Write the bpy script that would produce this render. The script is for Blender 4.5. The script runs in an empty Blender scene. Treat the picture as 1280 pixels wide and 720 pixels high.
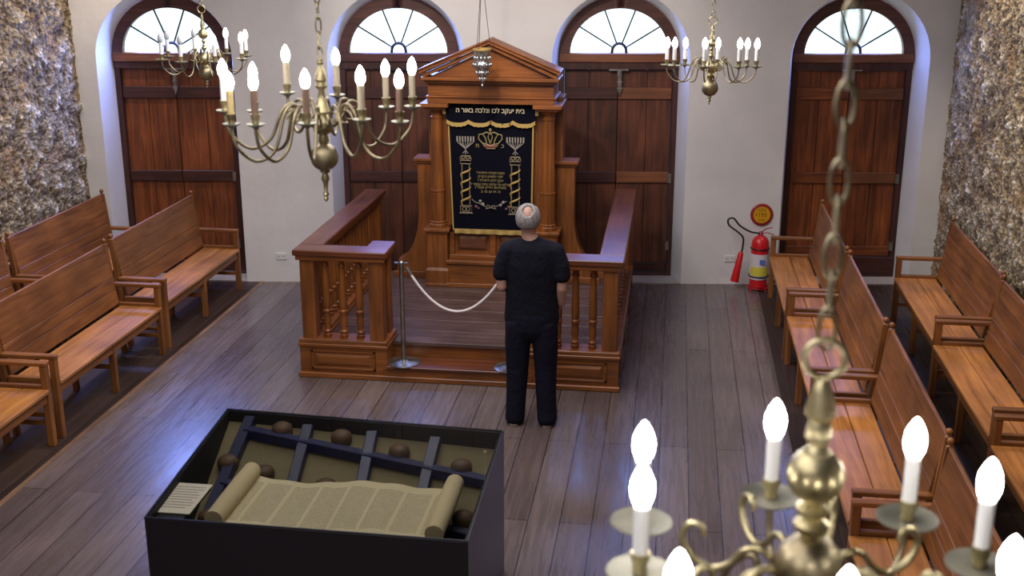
import bpy, math, random
from mathutils import Vector, Matrix, noise
random.seed(7)
S = bpy.context.scene
COL = S.collection
PI = math.pi
R = math.radians

# ------------------------------------------------------------------ helpers
class MB:
    def __init__(self): self.v = []; self.f = []; self.uv = None
    def add(self, vs, fs):
        n = len(self.v); self.v += [tuple(p) for p in vs]; self.f += [tuple(i + n for i in f) for f in fs]; return self
    def box(self, x0, x1, y0, y1, z0, z1, M=None):
        vs = [Vector((x, y, z)) for x in (x0, x1) for y in (y0, y1) for z in (z0, z1)]
        if M: vs = [M @ p for p in vs]
        return self.add(vs, [(0, 1, 3, 2), (4, 6, 7, 5), (0, 4, 5, 1), (2, 3, 7, 6), (0, 2, 6, 4), (1, 5, 7, 3)])
    def hexa(self, b, t):            # bottom 4 and top 4 points, both counter-clockwise
        return self.add(list(b) + list(t), [(3, 2, 1, 0), (4, 5, 6, 7), (0, 1, 5, 4), (1, 2, 6, 5), (2, 3, 7, 6), (3, 0, 4, 7)])
    def bar(self, a, b, w, h, up=(0, 0, 1)):
        a = Vector(a); b = Vector(b); d = (b - a); L = d.length; d.normalize()
        u = Vector(up); s = d.cross(u)
        if s.length < 1e-4: s = d.cross(Vector((0, 1, 0)))
        s.normalize(); u = s.cross(d)
        q = [(-w/2, -h/2), (w/2, -h/2), (w/2, h/2), (-w/2, h/2)]
        P = [a + s*x + u*y for x, y in q] + [b + s*x + u*y for x, y in q]
        return self.add(P, [(0, 1, 2, 3), (7, 6, 5, 4), (0, 4, 5, 1), (1, 5, 6, 2), (2, 6, 7, 3), (3, 7, 4, 0)])
    def lathe(self, prof, c=(0, 0, 0), seg=24, M=None, cap=True):
        vs = []; fs = []; n = len(prof)
        for r, z in prof:
            for k in range(seg):
                a = 2*PI*k/seg; p = Vector((c[0] + r*math.cos(a), c[1] + r*math.sin(a), c[2] + z))
                vs.append(M @ p if M else p)
        for i in range(n-1):
            for k in range(seg):
                k2 = (k+1) % seg; fs.append((i*seg+k, i*seg+k2, (i+1)*seg+k2, (i+1)*seg+k))
        if cap:
            fs.append(tuple(range(seg-1, -1, -1))); fs.append(tuple((n-1)*seg+k for k in range(seg)))
        return self.add(vs, fs)
    def tube(self, pts, r, seg=8, closed=False):
        pts = [Vector(p) for p in pts]; n = len(pts); rs = r if isinstance(r, (list, tuple)) else [r]*n
        vs = []; fs = []; prev = None
        for i, p in enumerate(pts):
            if closed: t = pts[(i+1) % n] - pts[i-1]
            else: t = pts[min(i+1, n-1)] - pts[max(i-1, 0)]
            t.normalize()
            if prev is None:
                s = t.cross(Vector((0, 0, 1)))
                if s.length < .05: s = t.cross(Vector((1, 0, 0)))
            else: s = prev - t*prev.dot(t)
            s.normalize(); prev = s; u = t.cross(s)
            for k in range(seg):
                a = 2*PI*k/seg; vs.append(p + (s*math.cos(a) + u*math.sin(a))*rs[i])
        m = n if closed else n-1
        for i in range(m):
            j = (i+1) % n
            for k in range(seg):
                k2 = (k+1) % seg; fs.append((i*seg+k, i*seg+k2, j*seg+k2, j*seg+k))
        if not closed: fs.append(tuple(range(seg-1, -1, -1))); fs.append(tuple((n-1)*seg+k for k in range(seg)))
        return self.add(vs, fs)
    def prism(self, poly, fn, t0, t1):       # poly: 2-D points; fn(u, v, t) -> point
        n = len(poly)
        vs = [fn(u, v, t0) for u, v in poly] + [fn(u, v, t1) for u, v in poly]
        fs = [tuple(range(n-1, -1, -1)), tuple(range(n, 2*n))] + [(i, (i+1) % n, n+(i+1) % n, n+i) for i in range(n)]
        return self.add(vs, fs)
    def ell(self, c, r, seg=16, rings=10, M=None):
        pr = []
        vs = []; fs = []
        for i in range(rings+1):
            th = PI*i/rings
            for k in range(seg):
                a = 2*PI*k/seg; p = Vector((r[0]*math.sin(th)*math.cos(a), r[1]*math.sin(th)*math.sin(a), -r[2]*math.cos(th)))
                if M: p = M @ p
                vs.append(p + Vector(c))
        for i in range(rings):
            for k in range(seg):
                k2 = (k+1) % seg; fs.append((i*seg+k, i*seg+k2, (i+1)*seg+k2, (i+1)*seg+k))
        return self.add(vs, fs)
    def mesh(self, name, mat=None, smooth=None, bevel=0):
        me = bpy.data.meshes.new(name); me.from_pydata(self.v, [], self.f); me.validate()
        import bmesh
        bm = bmesh.new(); bm.from_mesh(me); bmesh.ops.remove_doubles(bm, verts=bm.verts, dist=1e-6)
        bmesh.ops.recalc_face_normals(bm, faces=bm.faces)
        if bevel:
            es = [e for e in bm.edges if len(e.link_faces) == 2 and e.calc_face_angle(0) > .6]
            bmesh.ops.bevel(bm, geom=es, offset=bevel, segments=1, affect='EDGES', clamp_overlap=True)
        bm.to_mesh(me); bm.free()
        if smooth:
            for p in me.polygons: p.use_smooth = True
            me.set_sharp_from_angle(angle=R(smooth))
        if mat: me.materials.append(mat)
        return me
    def build(self, name, mat, parent=None, smooth=None, bevel=0, loc=None, rz=None):
        o = bpy.data.objects.new(name, self.mesh(name, mat, smooth, bevel)); COL.objects.link(o)
        if parent: o.parent = parent
        if loc: o.location = loc
        if rz is not None: o.rotation_euler = (0, 0, rz)
        return o

def tag(o, label=None, cat=None, group=None, kind=None):
    if label: o['label'] = label
    if cat: o['category'] = cat
    if group: o['group'] = group
    if kind: o['kind'] = kind
    return o
def thing(name, label, cat, loc=(0, 0, 0), rz=0, group=None):
    o = bpy.data.objects.new(name, None); COL.objects.link(o); o.empty_display_size = .1
    o.location = loc; o.rotation_euler = (0, 0, rz); return tag(o, label, cat, group)
def copy_tree(o, parent=None):
    c = o.copy(); COL.objects.link(c); c.parent = parent
    for ch in list(o.children): copy_tree(ch, c)
    return c

# ------------------------------------------------------------------ materials
def newmat(name):
    m = bpy.data.materials.new(name); m.use_nodes = True; nt = m.node_tree
    return m, nt, nt.nodes['Principled BSDF']
def srgb(r, g, b):
    f = lambda c: (c/255/12.92) if c/255 <= .04045 else ((c/255+.055)/1.055)**2.4
    return (f(r), f(g), f(b), 1)
def plain(name, col, rough=.5, metal=0, **kw):
    m, nt, b = newmat(name); b.inputs['Base Color'].default_value = col
    b.inputs['Roughness'].default_value = rough; b.inputs['Metallic'].default_value = metal
    for k, v in kw.items(): b.inputs[k.replace('_', ' ')].default_value = v
    return m
def N(nt, t, **kw):
    n = nt.nodes.new(t)
    for k, v in kw.items():
        if k in n.inputs.keys() and not hasattr(type(n), k): n.inputs[k].default_value = v
        else: setattr(n, k, v)
    return n
def ramp(nt, stops):
    n = nt.nodes.new('ShaderNodeValToRGB'); e = n.color_ramp.elements
    e[0].position, e[0].color = stops[0]; e[1].position, e[1].color = stops[-1]
    for p, c in stops[1:-1]: x = e.new(p); x.color = c
    return n
def wood(name, c1, c2, axis='Y', rough=.35, grain=14, coat=0, var=.35):
    m, nt, b = newmat(name); L = nt.links.new
    tc = N(nt, 'ShaderNodeTexCoord'); oi = N(nt, 'ShaderNodeObjectInfo')
    mul = N(nt, 'ShaderNodeMath', operation='MULTIPLY'); mul.inputs[1].default_value = 13; L(oi.outputs['Random'], mul.inputs[0])
    add = N(nt, 'ShaderNodeVectorMath', operation='ADD'); L(tc.outputs['Object'], add.inputs[0]); L(mul.outputs[0], add.inputs[1])
    mp = N(nt, 'ShaderNodeMapping'); sc = {'X': (1, grain, grain), 'Y': (grain, 1, grain), 'Z': (grain, grain, 1)}[axis]
    mp.inputs['Scale'].default_value = sc; L(add.outputs[0], mp.inputs[0])
    n1 = N(nt, 'ShaderNodeTexNoise'); n1.inputs['Scale'].default_value = 1.6; n1.inputs['Detail'].default_value = 6; n1.inputs['Distortion'].default_value = .8
    L(mp.outputs[0], n1.inputs[0])
    n2 = N(nt, 'ShaderNodeTexNoise'); n2.inputs['Scale'].default_value = 2.2; n2.inputs['Detail'].default_value = 3; L(add.outputs[0], n2.inputs[0])
    r = ramp(nt, [(.3, c1), (.72, c2)]); L(n1.outputs[0], r.inputs[0])
    r2 = ramp(nt, [(.3, (1-var,)*3+(1,)), (.7, (1.1,)*3+(1,))]); L(n2.outputs[0], r2.inputs[0])
    mx = N(nt, 'ShaderNodeMix', data_type='RGBA', blend_type='MULTIPLY'); mx.inputs[0].default_value = 1
    L(r.outputs[0], mx.inputs[6]); L(r2.outputs[0], mx.inputs[7]); L(mx.outputs[2], b.inputs['Base Color'])
    b.inputs['Roughness'].default_value = rough
    if coat: b.inputs['Coat Weight'].default_value = coat; b.inputs['Coat Roughness'].default_value = .25
    bp = N(nt, 'ShaderNodeBump'); bp.inputs['Strength'].default_value = .08; bp.inputs['Distance'].default_value = .01; L(n1.outputs[0], bp.inputs['Height']); L(bp.outputs[0], b.inputs['Normal'])
    return m
def wset(name, c1, c2, **kw): return {a: wood(name + '_' + a.lower(), c1, c2, axis=a, **kw) for a in 'XYZ'}
ARK = wset('ark_wood', srgb(110, 62, 24), srgb(156, 92, 40), rough=.4)
BEN = wset('bench_wood', srgb(106, 61, 24), srgb(154, 97, 46), rough=.5)
SEAT = wset('seat_wood', srgb(144, 88, 36), srgb(194, 132, 68), rough=.42)
DOOR = wset('door_wood', srgb(92, 44, 20), srgb(156, 84, 40), rough=.5, var=.45)
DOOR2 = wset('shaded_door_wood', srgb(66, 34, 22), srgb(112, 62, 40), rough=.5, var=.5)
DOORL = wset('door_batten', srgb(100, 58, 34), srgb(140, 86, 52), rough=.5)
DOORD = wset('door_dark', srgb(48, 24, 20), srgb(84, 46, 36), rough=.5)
FRAME = wset('frame_wood', srgb(74, 42, 36), srgb(106, 64, 52), rough=.45)
CAPW = wset('handrail_wood', srgb(84, 44, 26), srgb(122, 68, 40), rough=.28)
GOLD = plain('gold_thread', srgb(190, 160, 90), .55, .2)
BRASS_G = None
def metal(name, c1, c2, rough=.3, scale=14, met=.9):
    m, nt, b = newmat(name); L = nt.links.new
    tc = N(nt, 'ShaderNodeTexCoord'); n = N(nt, 'ShaderNodeTexNoise'); n.inputs['Scale'].default_value = scale; n.inputs['Detail'].default_value = 5
    L(tc.outputs['Object'], n.inputs[0]); r = ramp(nt, [(.35, c1), (.7, c2)]); L(n.outputs[0], r.inputs[0]); L(r.outputs[0], b.inputs['Base Color'])
    r2 = ramp(nt, [(.3, (rough*.7,)*3+(1,)), (.7, (min(1, rough*1.5),)*3+(1,))]); L(n.outputs[0], r2.inputs[0]); L(r2.outputs[0], b.inputs['Roughness'])
    b.inputs['Metallic'].default_value = met
    return m
BRASS = metal('aged_brass', srgb(148, 136, 98), srgb(214, 202, 158), .33)
BRASSD = metal('dull_brass', srgb(128, 116, 90), srgb(180, 168, 134), .4)
BRASSP = metal('pan_brass', srgb(132, 130, 116), srgb(168, 164, 144), .45, met=.6)
SILVER = metal('silver', srgb(150, 150, 150), srgb(235, 232, 225), .2, 60)
STEEL = metal('steel', srgb(140, 138, 132), srgb(180, 178, 170), .3, 8)
IRON = plain('iron', srgb(60, 52, 56), .5, .7)
CANDLE_W = plain('candle_white', srgb(240, 240, 235), .5, Subsurface_Weight=.0)
CANDLE_Y = plain('candle_yellowed', srgb(214, 190, 130), .5)
CANDLE_B = plain('candle_browned', srgb(140, 112, 92), .5)
def emis(name, col, st, base=(1, 1, 1, 1)):
    m, nt, b = newmat(name); b.inputs['Base Color'].default_value = base
    b.inputs['Emission Color'].default_value = col; b.inputs['Emission Strength'].default_value = st; return m
BULB = emis('bulb_lit', (1, .95, .93, 1), 22)
BULB_OFF = plain('bulb_glass_unlit', srgb(190, 195, 200), .15)
VELVET = plain('navy_velvet', srgb(9, 9, 22), .95, Specular_IOR_Level=.15)
SILVT = plain('silver_thread', srgb(158, 150, 138), .6, .1)
WHITE = plain('white_plastic', srgb(222, 220, 214), .4)
RED = plain('extinguisher_red', srgb(200, 30, 36), .3)
BLACK = plain('black_rubber', srgb(22, 22, 26), .45)
CASEB = plain('black_case', srgb(24, 21, 28), .38)
CASEC = plain('case_side', srgb(44, 36, 42), .32)

# floor planks
def planks(name, ca, cb, cc, w, ln, rough):
    m, nt, b = newmat(name); L = nt.links.new
    tc = N(nt, 'ShaderNodeTexCoord'); mp = N(nt, 'ShaderNodeMapping'); mp.inputs['Rotation'].default_value = (0, 0, PI/2); L(tc.outputs['Object'], mp.inputs[0])
    br = N(nt, 'ShaderNodeTexBrick'); br.offset = .37; br.inputs['Scale'].default_value = 1; br.inputs['Brick Width'].default_value = ln; br.inputs['Row Height'].default_value = w
    br.inputs['Mortar Size'].default_value = .0034; br.inputs['Mortar Smooth'].default_value = .1; br.inputs['Bias'].default_value = 0
    br.inputs['Color1'].default_value = ca; br.inputs['Color2'].default_value = cb; br.inputs['Mortar'].default_value = cc
    L(mp.outputs[0], br.inputs[0])
    mg = N(nt, 'ShaderNodeMapping'); mg.inputs['Scale'].default_value = (16, .9, 1); L(tc.outputs['Object'], mg.inputs[0])
    n1 = N(nt, 'ShaderNodeTexNoise'); n1.inputs['Scale'].default_value = 2; n1.inputs['Detail'].default_value = 8; n1.inputs['Distortion'].default_value = .5; L(mg.outputs[0], n1.inputs[0])
    n2 = N(nt, 'ShaderNodeTexNoise'); n2.inputs['Scale'].default_value = 1.3; n2.inputs['Detail'].default_value = 5; L(tc.outputs['Object'], n2.inputs[0])
    r1 = ramp(nt, [(.25, (.7,)*3+(1,)), (.75, (1.18,)*3+(1,))]); L(n1.outputs[0], r1.inputs[0])
    r2 = ramp(nt, [(.3, (.75, .74, .76, 1)), (.7, (1.15, 1.1, 1.05, 1))]); L(n2.outputs[0], r2.inputs[0])
    m1 = N(nt, 'ShaderNodeMix', data_type='RGBA', blend_type='MULTIPLY'); m1.inputs[0].default_value = .9; L(br.outputs[0], m1.inputs[6]); L(r1.outputs[0], m1.inputs[7])
    m2 = N(nt, 'ShaderNodeMix', data_type='RGBA', blend_type='MULTIPLY'); m2.inputs[0].default_value = .9; L(m1.outputs[2], m2.inputs[6]); L(r2.outputs[0], m2.inputs[7])
    L(m2.outputs[2], b.inputs['Base Color'])
    rr = ramp(nt, [(.3, (rough*.8,)*3+(1,)), (.7, (rough*1.25,)*3+(1,))]); L(n1.outputs[0], rr.inputs[0]); L(rr.outputs[0], b.inputs['Roughness'])
    bp = N(nt, 'ShaderNodeBump'); bp.inputs['Strength'].default_value = .22; bp.inputs['Distance'].default_value = .003
    iv = N(nt, 'ShaderNodeMath', operation='SUBTRACT'); L(n1.outputs[0], iv.inputs[0]); L(br.outputs[1], iv.inputs[1]); L(iv.outputs[0], bp.inputs['Height']); L(bp.outputs[0], b.inputs['Normal'])
    return m
FLOORM = planks('floor_planks', srgb(108, 95, 90), srgb(90, 77, 73), srgb(30, 22, 20), .205, 3.4, .27)
FLOORS = planks('shaded_old_side_planks', srgb(70, 52, 40), srgb(52, 38, 30), srgb(20, 14, 12), .19, 2.2, .5)  # older side boards, with the shade around the benches darkened into their colour

def plaster(name, c, bump=.25):
    m, nt, b = newmat(name); L = nt.links.new
    tc = N(nt, 'ShaderNodeTexCoord'); n = N(nt, 'ShaderNodeTexNoise'); n.inputs['Scale'].default_value = 1.4; n.inputs['Detail'].default_value = 7
    L(tc.outputs['Object'], n.inputs[0]); d = tuple(x*.9 for x in c[:3])+(1,); r = ramp(nt, [(.35, d), (.6, c)]); L(n.outputs[0], r.inputs[0]); L(r.outputs[0], b.inputs['Base Color'])
    b.inputs['Roughness'].default_value = .85
    n2 = N(nt, 'ShaderNodeTexNoise'); n2.inputs['Scale'].default_value = 9; n2.inputs['Detail'].default_value = 4; L(tc.outputs['Object'], n2.inputs[0])
    bp = N(nt, 'ShaderNodeBump'); bp.inputs['Strength'].default_value = bump; bp.inputs['Distance'].default_value = .02; L(n2.outputs[0], bp.inputs['Height']); L(bp.outputs[0], b.inputs['Normal'])
    return m
PLASTER = plaster('white_plaster', srgb(226, 222, 218))
CEIL = plaster('ceiling_plaster', srgb(205, 200, 192))

def stone():
    m, nt, b = newmat('rubble_stone'); L = nt.links.new
    tc = N(nt, 'ShaderNodeTexCoord')
    n = N(nt, 'ShaderNodeTexNoise'); n.inputs['Scale'].default_value = 13; n.inputs['Detail'].default_value = 7; n.inputs['Roughness'].default_value = .6; L(tc.outputs['Object'], n.inputs[0])
    at = N(nt, 'ShaderNodeAttribute'); at.attribute_name = 'relief'
    a1 = N(nt, 'ShaderNodeMath', operation='MULTIPLY'); L(at.outputs['Fac'], a1.inputs[0]); a1.inputs[1].default_value = .6
    a2 = N(nt, 'ShaderNodeMath', operation='ADD'); L(a1.outputs[0], a2.inputs[0]); L(n.outputs[0], a2.inputs[1])
    r = ramp(nt, [(.52, srgb(94, 74, 48)), (.68, srgb(140, 122, 92)), (.86, srgb(170, 154, 124)), (.97, srgb(226, 216, 196))]); L(a2.outputs[0], r.inputs[0])
    n2 = N(nt, 'ShaderNodeTexNoise'); n2.inputs['Scale'].default_value = 3.1; n2.inputs['Detail'].default_value = 6; L(tc.outputs['Object'], n2.inputs[0])
    r2 = ramp(nt, [(.56, (0, 0, 0, 1)), (.66, (1, 1, 1, 1))]); L(n2.outputs[0], r2.inputs[0])
    hf = N(nt, 'ShaderNodeMath', operation='MULTIPLY'); L(r2.outputs[0], hf.inputs[0]); hf.inputs[1].default_value = .55
    mx = N(nt, 'ShaderNodeMix', data_type='RGBA'); L(hf.outputs[0], mx.inputs[0]); L(r.outputs[0], mx.inputs[6]); mx.inputs[7].default_value = srgb(168, 130, 84)
    L(mx.outputs[2], b.inputs['Base Color']); b.inputs['Roughness'].default_value = .9
    v = N(nt, 'ShaderNodeTexVoronoi'); v.inputs['Scale'].default_value = 30; L(tc.outputs['Object'], v.inputs[0])
    sb = N(nt, 'ShaderNodeMath', operation='SUBTRACT'); L(n.outputs[0], sb.inputs[0]); L(v.outputs[0], sb.inputs[1])
    bp = N(nt, 'ShaderNodeBump'); bp.inputs['Strength'].default_value = 1.0; bp.inputs['Distance'].default_value = .018; L(sb.outputs[0], bp.inputs['Height']); L(bp.outputs[0], b.inputs['Normal'])
    return m
STONE = stone()
STONEF = plaster('plain_rubble', srgb(150, 130, 100), 1.0)

# ------------------------------------------------------------------ camera
cam = bpy.data.cameras.new('camera'); co = bpy.data.objects.new('camera', cam); COL.objects.link(co)
P, T = R(16.9), R(7.73)
fw = Vector((-math.sin(T)*math.cos(P), math.cos(T)*math.cos(P), -math.sin(P)))
co.location = (0, 0, 3.64); co.rotation_euler = fw.to_track_quat('-Z', 'Y').to_euler()
cam.sensor_width = 36; cam.lens = 1481/1280*36; cam.clip_start = .05
cam.dof.use_dof = True; cam.dof.focus_distance = 9.6; cam.dof.aperture_fstop = 4.0
S.camera = co

# ------------------------------------------------------------------ room shell
A0 = (-4.287, 11.748, 0); ANG = 0.11639208717988
cu, su = math.cos(ANG), math.sin(ANG)
def W(s, t, z=0): return Vector((A0[0] + s*cu - t*su, A0[1] + s*su + t*cu, z))
CEILZ = 4.6; XL, XR = -6.06, 2.79; YB = -1.6
def yw(x): return A0[1] + (x - A0[0])*math.tan(ANG)

def slab(name, poly, z0, z1, mat):
    m = MB(); m.prism(poly, lambda u, v, t: (u, v, t), z0, z1); o = m.build(name, mat); return tag(o, kind='structure')
slab('floor', [(-4.28, YB), (.96, YB), (.96, yw(.96)+.5), (-4.28, yw(-4.28)+.5)], -.1, 0, FLOORM)
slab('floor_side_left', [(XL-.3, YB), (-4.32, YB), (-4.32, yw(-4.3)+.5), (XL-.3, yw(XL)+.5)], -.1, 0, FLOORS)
slab('floor_side_right', [(.96, YB), (XR+.3, YB), (XR+.3, yw(XR)+.5), (.96, yw(.96)+.5)], -.1, 0, FLOORS)  # on this side the dark planks stand in for the benches' shadow
STRIP = wood('border_strip', srgb(120, 88, 66), srgb(156, 120, 92), 'Y', .45)
slab('trim_1', [(-4.32, YB), (-4.28, YB), (-4.28, yw(-4.3)+.5), (-4.32, yw(-4.3)+.5)], -.1, .004, STRIP)
slab('ceiling', [(XL-.3, YB-.2), (XR+.3, YB-.2), (XR+.3, yw(XR)+.6), (XL-.3, yw(XL)+.6)], CEILZ, CEILZ+.15, wood('ceiling_boards', srgb(50, 38, 32), srgb(80, 62, 50), 'Y', .6))
m = MB(); m.box(-1.9, 7.3, -.06, .0, 3.22, CEILZ)  # unseen dark band, added so the case glass reflects something dark
for k in range(12): m.box(-1.75+k*.78, -1.67+k*.78, -.10, -.05, 3.3, CEILZ)
m.box(-1.9, 7.3, -.12, -.0, 3.2, 3.32)
tag(m.build('trim_2', wood('added_reflection_timber', srgb(38, 32, 34), srgb(58, 48, 46), 'X', .6), loc=A0, rz=ANG, bevel=.004), kind='structure')
slab('wall_rear', [(XL-.3, YB-.2), (XR+.3, YB-.2), (XR+.3, YB), (XL-.3, YB)], 0, CEILZ, PLASTER)

# front wall with four splayed arched recesses
DC = [-.88, 1.487, 3.772, 6.183]; HF, HB, ZS, DEP = .70, .62, 2.35, .30
def arch(c, h, zs, n=24, z0=0.0):
    return [(c-h, z0)] + [(c - h*math.cos(PI*k/n), zs + h*math.sin(PI*k/n)) for k in range(n+1)] + [(c+h, z0)]
import bmesh
def front_wall():
    bm = bmesh.new(); s0, s1 = -2.1, 7.5
    def ring(pts, t): return [bm.verts.new((x, t, z)) for x, z in pts]
    loops = []
    bottom = []
    fr = [ring(arch(c, HF, ZS), 0) for c in DC]; bk = [ring(arch(c, HB, ZS), DEP) for c in DC]
    c00, c01, c10, c11 = [bm.verts.new(p) for p in ((s0, 0, 0), (s0, 0, CEILZ), (s1, 0, 0), (s1, 0, CEILZ))]
    outline = [c01, c00]
    for r in fr: outline += r
    outline += [c10, c11]
    es = [bm.edges.new((outline[i], outline[(i+1) % len(outline)])) for i in range(len(outline))]
    def edge(a, b): return bm.edges.get((a, b)) or bm.edges.new((a, b))
    bmesh.ops.triangle_fill(bm, use_beauty=True, use_dissolve=False, edges=es)
    for a, b in zip(fr, bk):
        for i in range(len(a)-1): bm.faces.new((a[i], a[i+1], b[i+1], b[i]))
    # rear skin so that the wall has its thickness
    bk2 = [ring(arch(c, HB, ZS), DEP+.25) for c in DC]
    for a, b in zip(bk, bk2):
        for i in range(len(a)-1): bm.faces.new((a[i], a[i+1], b[i+1], b[i]))
    d = [bm.verts.new(p) for p in ((s0, DEP+.25, CEILZ), (s0, DEP+.25, 0))]
    e = [bm.verts.new(p) for p in ((s1, DEP+.25, 0), (s1, DEP+.25, CEILZ))]
    ol = list(d)
    for r in bk2: ol += r
    ol += e
    es = [edge(ol[i], ol[(i+1) % len(ol)]) for i in range(len(ol))]
    bmesh.ops.triangle_fill(bm, use_beauty=True, use_dissolve=False, edges=es)
    bm.faces.new((c01, c00, d[1], d[0])); bm.faces.new((c11, c10, e[0], e[1]))
    me = bpy.data.meshes.new('wall_front'); 
    bmesh.ops.recalc_face_normals(bm, faces=bm.faces)
    bm.to_mesh(me); bm.free(); me.materials.append(PLASTER)
    for p in me.polygons: p.use_smooth = True
    me.set_sharp_from_angle(angle=R(30))
    o = bpy.data.objects.new('wall_front', me); COL.objects.link(o); o.location = A0; o.rotation_euler = (0, 0, ANG)
    tag(o, kind='structure')
front_wall()
THRESH = plaster('threshold_stone', srgb(168, 160, 150), .4)
for i, c in enumerate(DC):
    m = MB(); m.box(c-HF, c+HF, .0, .55, -.02, .012); o = m.build(f'trim_{i+3}', THRESH, loc=A0, rz=ANG); tag(o, kind='structure')

# rubble side walls: real relief
def rough_wall(name, x, sgn, y0, y1, z1, st):
    ny = int((y1-y0)/st); nz = int(z1/st); vs = []; fs = []; rel = []
    for j in range(nz+1):
        for i in range(ny+1):
            y = y0 + (y1-y0)*i/ny; z = z1*j/nz
            p = Vector((x*3, y, z))
            q = p*3.2 + noise.noise_vector(p*2.3)*.9
            d, _ = noise.voronoi(q, distance_metric='DISTANCE', exponent=2.5)
            h = min(1, (d[1]-d[0])*1.7)
            q2 = p*12 + noise.noise_vector(p*7)*1.4
            q2 = q2*1.35; d2, _ = noise.voronoi(q2, distance_metric='DISTANCE', exponent=2.5)
            h2 = min(1, (d2[1]-d2[0])*1.5)
            f = noise.fractal(p*5.5, 1.0, 2.1, 6)
            fl = noise.fractal(p*24, 1.0, 2.1, 3)
            v = .36*h + .50*h2 + .40*f + .20*fl
            rel.append(max(0, min(1, .15+v*.75)))
            edge = min(1, (y1-y)/.04+.15)
            vs.append((x + sgn*(v*.052*edge-.014), y, z))
    for j in range(nz):
        for i in range(ny):
            a = j*(ny+1)+i; fs.append((a, a+1, a+ny+2, a+ny+1))
    me = bpy.data.meshes.new(name); me.from_pydata(vs, [], fs)
    at = me.attributes.new('relief', 'FLOAT', 'POINT'); at.data.foreach_set('value', rel)
    for p in me.polygons: p.use_smooth = True
    me.materials.append(STONE)
    o = bpy.data.objects.new(name, me); COL.objects.link(o); tag(o, kind='structure')
rough_wall('wall_left', XL, 1, 4.0, yw(XL)+.02, 3.7, .0155)
rough_wall('wall_right', XR, -1, 3.6, yw(XR)+.02, 3.7, .0165)
def flatwall(name, x0, x1, y0, y1, z0, z1, mat):
    m = MB(); m.box(x0, x1, y0, y1, z0, z1); return tag(m.build(name, mat), kind='structure')
flatwall('wall_left_upper', XL-.3, XL-.02, YB, yw(XL)+.5, 3.6, CEILZ, PLASTER)
flatwall('wall_left_core', XL-.3, XL-.05, YB, yw(XL)+.5, 0, 3.6, STONEF)
flatwall('wall_left_near', XL-.05, XL, YB, 4.0, 0, 3.65, STONEF)
flatwall('wall_right_upper', XR+.02, XR+.3, YB, yw(XR)+.5, 3.6, CEILZ, PLASTER)
flatwall('wall_right_core', XR+.05, XR+.3, YB, yw(XR)+.5, 0, 3.6, STONEF)
flatwall('wall_right_near', XR, XR+.05, YB, 3.6, 0, 3.65, STONEF)

# ------------------------------------------------------------------ doors and fanlights
PANE = None
def pane_mat():
    m, nt, b = newmat('daylit_frosted_glass'); L = nt.links.new
    tc = N(nt, 'ShaderNodeTexCoord'); n = N(nt, 'ShaderNodeTexNoise'); n.inputs['Scale'].default_value = 9; n.inputs['Detail'].default_value = 6; L(tc.outputs['Object'], n.inputs[0])
    r = ramp(nt, [(.36, (.62, .86, 1.0, 1)), (.56, (.80, 1, 1.0, 1))]); L(n.outputs[0], r.inputs[0])
    L(r.outputs[0], b.inputs['Emission Color']); b.inputs['Base Color'].default_value = (.5, .6, .7, 1); b.inputs['Roughness'].default_value = .3
    b.inputs['Emission Strength'].default_value = 1.25
    return m
PANE = pane_mat()
FT = DEP   # frame plane
def wobj(m, name, mat, parent, smooth=None, bevel=0): return m.build(name, mat, parent, smooth, bevel)
def arc(c, rx, rz, z0, n=28, a0=0, a1=PI): return [(c - rx*math.cos(a0+(a1-a0)*k/n), z0 + rz*math.sin(a0+(a1-a0)*k/n)) for k in range(n+1)]
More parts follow.
